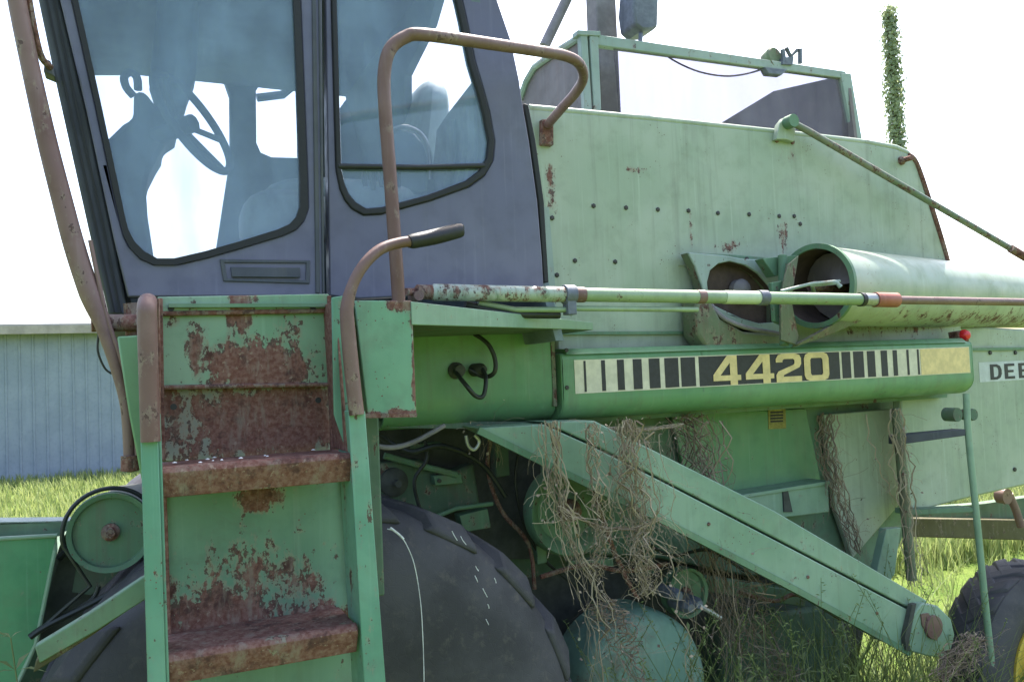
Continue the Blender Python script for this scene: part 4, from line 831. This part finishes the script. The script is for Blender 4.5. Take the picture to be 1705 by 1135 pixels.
# far side running gear so the machine stands on real wheels
ft = MB().lathe((Cd.x, 4.75, Cd.z), (0, 1, 0), [(.36, .03), (.5, 0), (.74, .03), (.79, .12), (.79, .42), (.74, .52), (.5, .55), (.36, .5)], 56); fo = part(ft, 'drive_wheel', 'rubber', label='far drive tyre under the cab')
part(MB().lathe((Cd.x, 4.75, Cd.z), (0, 1, 0), [(.37, .1), (.12, .2), (0, .2)], 32), 'wheel_rim', 'yellow', fo)
part(MB().box((Cd.x-.12, YT+.2, Cd.z-.12), (Cd.x+.12, 4.9, Cd.z+.12)), 'front_axle', 'green_dark', bevel=.01)

# ------------------------------------------------------------------ FEEDER HOUSE AND HEADER (left bottom)
YX = 2.62
hd = part(MB().prism(US([(-160, 905), (95, 891), (92, 910), (60, 1070), (28, 1140), (10, 1300), (-160, 1300)], YX), (0, .02, 0)), 'header_side_sheet', paint('header_green_paint', (.05, .20, .09), (.09, .26, .13), rust=.12, streak=.35, dirt=.3, rough=.5), bevel=.004)
part(MB().tube([U(-160, 905, Y=YX-.003), U(95, 891, Y=YX-.003), U(92, 915, Y=YX-.003), U(60, 1072, Y=YX-.003), U(28, 1140, Y=YX-.003)], .006, 8), 'edge_bead', 'green_elev', hd)
part(MB().prism([U(-160, 872, Y=YX+.05), U(132, 866, Y=YX+.05), U(134, 860, Y=YX+.5), U(-120, 862, Y=YX+.5)], (0, 0, -.006)), 'top_sheet', 'tank_frame', hd)
part(MB().prism(US([(-160, 872), (132, 868), (98, 892), (60, 900), (-160, 906)], YX+.05), (0, .02, 0)), 'rear_sheet', 'green_lower', hd)
fh = part(MB().prism(US([(100, 905), (140, 890), (185, 860), (262, 850), (262, 1010), (60, 1090), (70, 1000)], YX+.12), (0, .9, 0)), 'feeder_house', 'dark', bevel=.01)
part(MB().prism(US([(58, 1076), (150, 1020), (262, 945), (262, 985), (160, 1050), (66, 1104)], 2.12), (0, .03, 0)), 'feeder_rail', 'green_lower', fh, bevel=.003)
part(MB().prism(US([(60, 1098), (150, 1040), (250, 975), (250, 990), (150, 1060), (55, 1120)], 2.13), (0, .05, 0)), 'feeder_strip', 'olive', fh, bevel=.003)
part(MB().prism(US([(150, 905), (232, 935), (225, 955), (150, 990), (120, 985), (128, 940)], YX+.08), (0, .05, 0)), 'inner_sheet', 'green_dark', fh)
part(MB().tube([U(80, 1040, Y=YX-.02), U(150, 1000, Y=YX-.02), U(165, 975, Y=YX-.02)], .006, 8, smooth=4).tube([U(96, 930, Y=YX+.08), U(120, 905, Y=YX+.08), U(128, 880, Y=YX+.08)], .01, 8, smooth=4), 'feeder_hose', 'hose', fh)
part(MB().box((-.9, YX+.3, .5), (U(60, 900, Y=YX).x, 4.4, U(60, 905, Y=YX+.4).z-.12)), 'header_trough', 'green_dark', hd)
cabunder = part(MB().prism(US([(195, 560), (262, 556), (262, 830), (236, 800), (215, 690)], YR+.12), (0, .03, 0)), 'corner_sheet', 'green_hood', bevel=.004)
part(MB().box((U(262, 600, Y=2.4).x, 2.12, 1.30), (U(585, 600, Y=2.4).x, 2.16, 2.0)), 'battery_cover', 'green_dark', bevel=.006)
part(MB().box((XFB+.1, 3.0, 1.5), (XR, 3.7, ZF-.12)), 'cab_base', 'green_dark', bevel=.01)

# ------------------------------------------------------------------ DRIED VINES
def vinemat(name, a, b2):
    m, nt, b, out = newmat(name); g = G(nt); v = g.co(); r = g.n('ShaderNodeNewGeometry').outputs['Random Per Island']
    g.set(b.inputs['Base Color'], g.mix(g.m('ADD', g.m('MULTIPLY', r, .8), g.m('MULTIPLY', g.noise(v, 30, 4), .3), clamp=True), a, b2)); b.inputs['Roughness'].default_value = .85; b.inputs['Specular IOR Level'].default_value = .15; return m
M['vine'] = vinemat('dried_vine_stem', (.12, .085, .055), (.46, .37, .26)); M['vine2'] = vinemat('grey_dried_stem', (.09, .065, .05), (.34, .26, .19))
def vine(path, Y, n, spread, label, seed, rad=.0022, mat='vine', yz=.05, taper=.6, tendr=0):
    rnd = random.Random(seed); mb = MB(); n = int(n*1.05); rad *= .58; spread *= 1.15; tendr = int(tendr*1.9); P0 = [U(x, y, Y=Y) for x, y in path]
    def at(t):
        q = t*(len(P0)-1); i = min(int(q), len(P0)-2); return P0[i].lerp(P0[i+1], q-i)
    for s in range(n):
        t0 = rnd.choice((0, 0, 0, rnd.uniform(0, .5))); t1 = rnd.choice((1, 1, rnd.uniform(.5, 1)))
        off = Vector((rnd.gauss(0, spread), rnd.gauss(0, yz*.5), 0)); k = rnd.uniform(0, 99); pts = []; N = max(6, int(26*(t1-t0)))
        fq = rnd.uniform(2, 8)
        for i in range(N+1):
            t = t0+(t1-t0)*i/N
            w = spread*1.1
            nz = Vector((noise.noise((k, t*fq*2, 0)), noise.noise((k, t*fq*2, 7)), noise.noise((k, t*fq*2, 13))*.4))
            nz2 = Vector((noise.noise((k, t*22, 3)), noise.noise((k, t*22, 9)), 0))*.014
            pts.append(at(t)+off*(1-taper*abs(t-.4))+nz*w*1.6+nz2)
        r0 = rad*rnd.choice((.4, .6, .8, 1.1, 1.6, 3.0)); mb.tube(pts, [r0*(1-.5*i/N) for i in range(N+1)], 4)
    for s in range(tendr):
        p = at(rnd.random()); a = rnd.uniform(0, 6.28); L = rnd.uniform(.04, .15); p = p+Vector((rnd.gauss(0, spread), rnd.gauss(0, .02), 0)); pts = [p]
        v = Vector((math.cos(a), rnd.uniform(-.6, .1), math.sin(a)*.7-.3)).normalized()
        for i in range(6): v = (v+Vector((rnd.uniform(-.5, .5), rnd.uniform(-.3, .3), rnd.uniform(-.6, .3)))).normalized(); pts.append(pts[-1]+v*L/6)
        mb.tube(pts, rad*.5, 3)
        q = pts[-1]
        for i in range(1):      # curled scraps of dry leaf
            c = pts[rnd.randint(1, len(pts)-1)]+Vector((rnd.uniform(-.01, .01), rnd.uniform(-.01, .01), rnd.uniform(-.01, .01))); L2 = rnd.uniform(.005, .016); d1 = Vector((rnd.uniform(-1, 1), rnd.uniform(-1, 1), rnd.uniform(-1.5, .5))).normalized(); d2 = d1.orthogonal().normalized()*L2*.4
            mb._f([mb.bm.verts.new(x_) for x_ in (c, c+d1*L2*.5+d2, c+d1*L2, c+d1*L2*.5-d2)])
    o = mb.build('dried_vine', mat); tag(o, label, 'dried vine', 'dried vines hanging on the combine'); return o
vine([(920, 700), (925, 790), (935, 860), (965, 940), (1005, 1000)], 2.36, 14, .012, 'thick twisted dried vine hanging closest to the drive tyre', 11, .0035, tendr=20)
vine([(985, 705), (990, 800), (1000, 880), (990, 960)], 2.35, 22, .020, 'thin loose dried vine between the two thickest vine bundles', 12, .0016, tendr=24)
vine([(1045, 700), (1050, 780), (1062, 860), (1068, 930), (1080, 990)], 2.36, 46, .026, 'dense bushy dried vine bundle crossing the middle of the diagonal housing', 13, .0022, tendr=60)
vine([(1150, 690), (1165, 780), (1180, 860), (1190, 960), (1225, 1090)], 2.72, 60, .05, 'wide brown curtain of dried vine behind the diagonal housing', 14, .0018, 'vine2', tendr=30)
vine([(1375, 690), (1378, 760), (1400, 840), (1430, 920)], 2.80, 34, .016, 'dried vine running down beside the small green box', 15, .0024, 'vine2', tendr=26)
vine([(1490, 680), (1502, 760), (1512, 860), (1522, 975)], 2.56, 11, .010, 'dried vine wound round the rusty rail of the rear ladder', 16, .0026, tendr=26)
vine([(1440, 690), (1462, 780), (1490, 830), (1530, 900), (1560, 1000)], 2.62, 5, .012, 'few thin dried stems drooping in front of the rear grass gap', 17, .0018, 'vine2', tendr=12)
vine([(790, 712), (840, 718), (900, 724), (960, 712), (1060, 716), (1130, 708)], 2.55, 26, .02, 'tangle of dry stems caught along the underside of the hood', 18, .0015, yz=.03, tendr=50)
vine([(1560, 1135), (1590, 1090), (1630, 1060), (1600, 1120)], 2.30, 30, .035, 'low tangle of reddish dry stems beside the rear tyre', 19, .0018, 'vine2', tendr=40)
vine([(945, 850), (1000, 880), (1060, 878), (1100, 860)], 2.40, 5, .01, 'single looping dry stem slung between vine bundles', 20, .0026, tendr=8)
vine([(1005, 1000), (1030, 1050), (1060, 1135)], 2.36, 26, .03, 'dry stems lying over the round green guard', 21, .0016, 'vine2', tendr=40)
vine([(1250, 950), (1245, 1030), (1290, 1110), (1300, 1150)], 2.6, 24, .05, 'sparse dry stalks under the lower end of the housing', 22, .0016, 'vine2', tendr=30)

vine([(905, 705), (930, 850), (975, 980), (1000, 1150)], 2.33, 9, .022, 'long sparse dried vine trailing from the hood down past the round guard', 31, .0024, 'vine', tendr=10)
vine([(1085, 720), (1100, 860), (1150, 960), (1165, 1150)], 2.34, 10, .03, 'loose thin dried vine trailing across the arm to the small round pulley', 32, .0018, 'vine', tendr=14)
vine([(1190, 700), (1200, 820), (1215, 960), (1230, 1150)], 2.50, 14, .03, 'faint reddish dried vine strands right of the small round pulley', 33, .0016, 'vine2', tendr=14)
# ------------------------------------------------------------------ GROUND, GRASS, WEEDS
def ground_mat():
    m, nt, b, out = newmat('meadow_ground'); g = G(nt); v = g.co()
    a = g.noise(v, 1.2, 8, .65); f = g.noise(v, 22, 6, .7)
    c = g.mix(g.ramp(a, .35, .65), (.09, .15, .025), (.14, .19, .04)); c = g.mix(g.ramp(f, .5, .75, 0, .6), c, (.12, .10, .05))
    g.set(b.inputs['Base Color'], c); b.inputs['Roughness'].default_value = .95; b.inputs['Specular IOR Level'].default_value = .1
    g.bump(f, .8, .05, b); return m
gmb = MB(); N = 60
xs = [-400, -120, -60]+[-30+i*1.2 for i in range(70)]+[90, 180, 400]; ys = [-200, -60, -20]+[-8+i*1.2 for i in range(52)]+[80, 180, 900]
vv = [[gmb.bm.verts.new((x, y, .05*noise.noise((x*.3, y*.3, 0)) if -30 < x < 60 and -8 < y < 60 else 0)) for x in xs] for y in ys]
for j in range(len(ys)-1):
    for i in range(len(xs)-1): gmb._f([vv[j][i], vv[j][i+1], vv[j+1][i+1], vv[j+1][i]], True)
tag(gmb.build('ground', ground_mat()), kind='structure', label='green meadow ground around the machine')

def leafmat(name, c1, c2, trans=.4):
    m, nt, b, out = newmat(name); g = G(nt); v = g.co(); nn = g.noise(v, 6, 4, .6)
    rnd_ = g.n('ShaderNodeNewGeometry').outputs['Random Per Island']
    c = g.mix(g.m('ADD', g.m('MULTIPLY', rnd_, .7), g.m('MULTIPLY', nn, .4), clamp=True), c1, c2)
    g.set(b.inputs['Base Color'], c); b.inputs['Roughness'].default_value = .6; b.inputs['Specular IOR Level'].default_value = .25
    tr = g.n('ShaderNodeBsdfTranslucent'); g.set(tr.inputs[0], c); mx = g.n('ShaderNodeMixShader'); mx.inputs[0].default_value = trans
    nt.links.new(b.outputs[0], mx.inputs[1]); nt.links.new(tr.outputs[0], mx.inputs[2]); nt.links.new(mx.outputs[0], out.inputs[0]); return m
M['grass'] = leafmat('sunlit_grass_blade', (.13, .20, .05), (.36, .39, .15))
M['weed'] = leafmat('green_weed_leaf', (.07, .13, .035), (.24, .28, .10))
M['weed_pale'] = leafmat('pale_green_weed_leaf', (.13, .19, .06), (.34, .36, .20))
def blades(mb, spots, hmin, hmax, w, rnd, bend=.5, segs=3):
    bm = mb.bm
    for (x, y) in spots:
        for q in range(rnd.randint(3, 5)):
            h_ = rnd.uniform(hmin, hmax); a = rnd.uniform(0, 6.28); d = Vector((math.cos(a), math.sin(a), 0)); s_ = Vector((-d.y, d.x, 0))*w*rnd.uniform(.6, 1.3)
            o = Vector((x+rnd.uniform(-.04, .04), y+rnd.uniform(-.04, .04), 0)); be = rnd.uniform(.1, bend)*h_; prev = None
            for k in range(segs+1):
                t = k/segs; p = o+d*be*t*t+Vector((0, 0, h_*t*(1-.15*t))); ww = 1-t**1.5
                cur = (bm.verts.new(p-s_*ww), bm.verts.new(p+s_*ww)) if k < segs else (bm.verts.new(p),)
                if prev: mb._f([prev[0], prev[1], cur[1], cur[0]] if len(cur) == 2 else [prev[0], prev[1], cur[0]], True)
                prev = cur
rnd = random.Random(1)
gb = MB(); spots = []
for i in range(5200): # meadow left, towards the shed
    y = rnd.uniform(9, 21); x = rnd.uniform(-5.5, 5) if rnd.random() < .3 else rnd.uniform(-.22*y-.8, .02*y+.6); spots.append((x, y))
blades(gb, spots, .10, .32, .012, rnd)
spots = []
for i in range(5200): # meadow seen under the rear of the machine
    y = rnd.uniform(5.2, 13); x = y*rnd.uniform(1.12, 1.65)+rnd.uniform(-.3, .3); spots.append((x, y))
blades(gb, spots, .14, .50, .010, rnd)
spots = [(rnd.uniform(-3, 7), rnd.uniform(.4, 5.5)) for i in range(2600)]
blades(gb, spots, .08, .28, .006, rnd)
tag(gb.build('grass', 'grass'), 'sunlit meadow grass behind and around the combine', 'grass', kind='stuff')
# tall weeds under the elevator
wb = MB(); spots = []
for i in range(520):
    x = rnd.uniform(1.25, 3.6); y = 2.55+rnd.uniform(-.25, .7); spots.append((x, y))
blades(wb, spots, .35, .95, .0055, rnd, 1.1, 7)
spots = [(rnd.uniform(-.9, .1), rnd.uniform(2.2, 2.6)) for i in range(60)]
blades(wb, spots, .3, .75, .0045, rnd, .6, 6)
spots = [(rnd.uniform(1.0, 3.0), rnd.uniform(2.12, 2.45)) for i in range(95)]
blades(wb, spots, .70, 1.16, .0035, rnd, .8, 9)
for i in range(170):      # nodding seed heads on thin stalks
    x, y, h_ = rnd.uniform(1.1, 3.1), rnd.uniform(2.15, 2.75), rnd.uniform(.82, 1.20); a = rnd.uniform(0, 6.28); d = Vector((math.cos(a), math.sin(a)*.5, 0)); P_ = [Vector((x, y, 0))+d*.30*h_*(t/8)**2+Vector((0, 0, h_*(t/8)*(1-.12*(t/8)))) for t in range(9)]
    wb.tube(P_, .0012, 3)
    for k in range(14):
        c_ = P_[-1].lerp(P_[-2], k/14)+Vector((rnd.uniform(-.006, .006), rnd.uniform(-.006, .006), 0)); e_ = Vector((rnd.uniform(-1, 1), rnd.uniform(-1, 1), rnd.uniform(0, 1.5))).normalized()*.016; w_ = e_.orthogonal().normalized()*.0025
        wb._f([wb.bm.verts.new(q) for q in (c_, c_+e_*.5+w_, c_+e_, c_+e_*.5-w_)])
tag(wb.build('weeds', 'weed'), 'tall loose weeds growing under the elevator housing', 'weeds', kind='stuff')
def plant(px, py, Y, hgt, seed, label, mat='weed_pale'):
    rn = random.Random(seed); top = U(px, py, Y=Y); mb = MB(); base = Vector((top.x+rn.uniform(-.08, .08), Y, 0)); N = 16; pts = []
    for i in range(N+1):
        t = i/N; pts.append(base.lerp(top, t)+Vector((.03*math.sin(t*4+seed), .02*math.cos(t*5), 0)))
    st = MB().tube(pts, [.005*(1-.7*i/N) for i in range(N+1)], 6)
    lv = MB()
    for i in range(4, N+1):
        for k in range(4):
            a = rn.uniform(0, 6.28); L = rn.uniform(.04, .12)*(1.1-i/N*.4); d = Vector((math.cos(a), math.sin(a), rn.uniform(.1, .9))).normalized(); s_ = d.cross(Vector((0, 0, 1))).normalized()*L*.09; p = pts[i]
            a_, b_, c_, e_ = p, p+d*L*.45+s_, p+d*L-Vector((0, 0, L*.25)), p+d*L*.45-s_
            lv._f([lv.bm.verts.new(q) for q in (a_, b_, c_, e_)])
    o = st.build('weed_plant', mat); l = lv.build('leaf', mat, o); l.matrix_parent_inverse = IDM
    tag(o, label, 'weed plant', 'leafy weeds at the foot of the combine'); return o
plant(1160, 1050, 2.4, 0, 1, 'leafy weed rising in front of the round green guard')
plant(1340, 1075, 2.45, 0, 2, 'bright leafy weed below the middle of the diagonal housing')
plant(1395, 1060, 2.5, 0, 3, 'leafy weed with spread blades left of the bearing end')
plant(1260, 1020, 2.55, 0, 4, 'tall thin leafy weed against the dark straw chute')
plant(1225, 1095, 2.4, 0, 5, 'short leafy weed just right of the round green guard')
plant(30, 1060, 2.4, 0, 6, 'weed sprig in front of the header sheet')

# ------------------------------------------------------------------ SHED
def shed():
    e = bpy.data.objects.new('metal_shed', None); C.objects.link(e); tag(e, 'long blue grey ribbed metal shed across the grass', 'shed'); e.location = (-8, 21, 0)
    inv = Matrix.Translation((8, -21, 0)); Ys = 21.0; ze = U(100, 548, Y=Ys).z; x0, x1 = -22., 2.6
    mb = MB(); x = x0; pts = []
    while x < x1:
        pts += [(x, Ys), (x+.20, Ys), (x+.215, Ys-.022), (x+.245, Ys-.022), (x+.26, Ys)]; x += .26
    lo = [mb.bm.verts.new((a, b, 0)) for a, b in pts]; hi = [mb.bm.verts.new((a, b, ze)) for a, b in pts]
    for i in range(len(pts)-1): mb._f([lo[i], lo[i+1], hi[i+1], hi[i]])
    mb.prism([(x0, Ys+.02, 0), (x1, Ys+.02, 0), (x1, Ys+12, 0), (x0, Ys+12, 0)], (0, 0, ze-.01))
    wall = paint('blue_grey_steel_cladding', (.23, .265, .31), (.26, .295, .34), rust=.0, streak=.15, dirt=.08, rough=.45, dent=0, dirtcol=(.16, .19, .22))
    o = mb.build('wall', wall, e); o.matrix_parent_inverse = inv
    rm = plain('galvanised_roof_sheet', (.30, .30, .285), .5, .4, var=.1, sc=2)
    zr = ze+1.05; rb = MB().prism([(x0-.3, Ys-.35, ze+.04), (x0-.3, Ys+6, zr), (x0-.3, Ys+12.3, ze+.04), (x0-.3, Ys+12.3, ze+.10), (x0-.3, Ys+6, zr+.06), (x0-.3, Ys-.35, ze+.10)], (x1-x0+.6, 0, 0))
    o = rb.build('roof', rm, e); o.matrix_parent_inverse = inv
    tr = plain('cream_eave_trim', (.36, .31, .26), .6, .3, var=.2, sc=4)
    o = MB().box((x0-.3, Ys-.40, ze-.12), (x1+.3, Ys-.352, ze+.06)).build('eave_trim', tr, e); o.matrix_parent_inverse = inv
    o = MB().box((x0-.3, Ys-.35, ze-.10), (x1+.3, Ys-.03, ze-.07)).build('soffit', tr, e); o.matrix_parent_inverse = inv
shed()

# ------------------------------------------------------------------ IVY COVERED POLE (the green spike)
def ivy_pole():
    rn = random.Random(9); Yp = 8.0; t = U(1478, 14, Y=Yp); bx = t.x+.02
    o = MB().tube([(bx, Yp, 0), (bx, Yp, t.z-.05)], [.06, .045], 10).build('ivy_covered_pole', plain('weathered_wood_pole', (.14, .12, .09), .8))
    tag(o, 'tall thin pole wrapped in ivy standing against the white sky', 'pole')
    lv = MB(); z = .3
    while z < t.z:
        env = .122+.045*noise.noise((z*2.2, 1, 0))+.02*noise.noise((z*7, 4, 0)); env *= 1 if z < t.z-.3 else .75
        for k in range(34):
            a = rn.uniform(0, 6.28); r = env*rn.uniform(.45, 1.15)*(1+.25*noise.noise((math.cos(a)*2, math.sin(a)*2, z*3)))
            c = Vector((bx+math.cos(a)*r, Yp+math.sin(a)*r, z+rn.uniform(-.03, .03))); s_ = rn.uniform(.014, .034)
            n_ = Vector((math.cos(a)+rn.uniform(-.6, .6), math.sin(a)+rn.uniform(-.6, .6), rn.uniform(-.3, .8))).normalized(); u = n_.orthogonal().normalized(); v = n_.cross(u)
            lv._f([lv.bm.verts.new(c+q) for q in (u*s_*1.2, v*s_*.8+u*.2*s_, -u*s_, -v*s_*.8+u*.2*s_)])
        z += .028
    for q in range(90):
        z = rn.uniform(.5, t.z-.1); a = rn.uniform(0, 6.28); L = rn.uniform(.06, .16); b0 = Vector((bx+math.cos(a)*.09, Yp+math.sin(a)*.09, z)); d = Vector((math.cos(a), math.sin(a), rn.uniform(-.3, 1.2))).normalized()
        for k in range(7):
            c = b0+d*L*k/6+Vector((rn.uniform(-.01, .01), rn.uniform(-.01, .01), rn.uniform(-.01, .01))); s_ = rn.uniform(.012, .026); u = Vector((rn.uniform(-1, 1), rn.uniform(-1, 1), rn.uniform(-1, 1))).normalized(); v = u.orthogonal().normalized()
            lv._f([lv.bm.verts.new(c+w_) for w_ in (u*s_, v*s_*.7, -u*s_, -v*s_*.7)])
    l = lv.build('foliage', leafmat('ivy_leaf', (.17, .22, .12), (.42, .46, .28), .5), o); l.matrix_parent_inverse = IDM
ivy_pole()

# ------------------------------------------------------------------ WORLD AND SUN
w = bpy.data.worlds.new('World'); scene.world = w; w.use_nodes = True; nt = w.node_tree
bg = nt.nodes['Background']; sky = nt.nodes.new('ShaderNodeTexSky'); sky.sky_type = 'NISHITA'; sky.sun_disc = False
SE, SA = R(60), R(42)
sky.sun_elevation = SE; sky.sun_rotation = SA; sky.dust_density = 3.5; sky.air_density = 1.0; sky.ozone_density = 1.0
nt.links.new(sky.outputs[0], bg.inputs[0]); bg.inputs[1].default_value = .15
sd = Vector((math.sin(SA)*math.cos(SE), math.cos(SA)*math.cos(SE), math.sin(SE)))
sl = bpy.data.lights.new('sun', 'SUN'); so = bpy.data.objects.new('sun', sl); C.objects.link(so); sl.energy = 4.0; sl.angle = R(.5); sl.color = (1, .96, .9)
so.rotation_euler = sd.to_track_quat('Z', 'Y').to_euler()
scene.view_settings.view_transform = 'Standard'; scene.view_settings.look = 'None'; scene.view_settings.gamma = 1
scene.view_settings.exposure = 1.88
scene.cycles.max_bounces = 8; scene.cycles.transparent_max_bounces = 24
try: scene.cycles.use_denoising = True
except Exception: pass
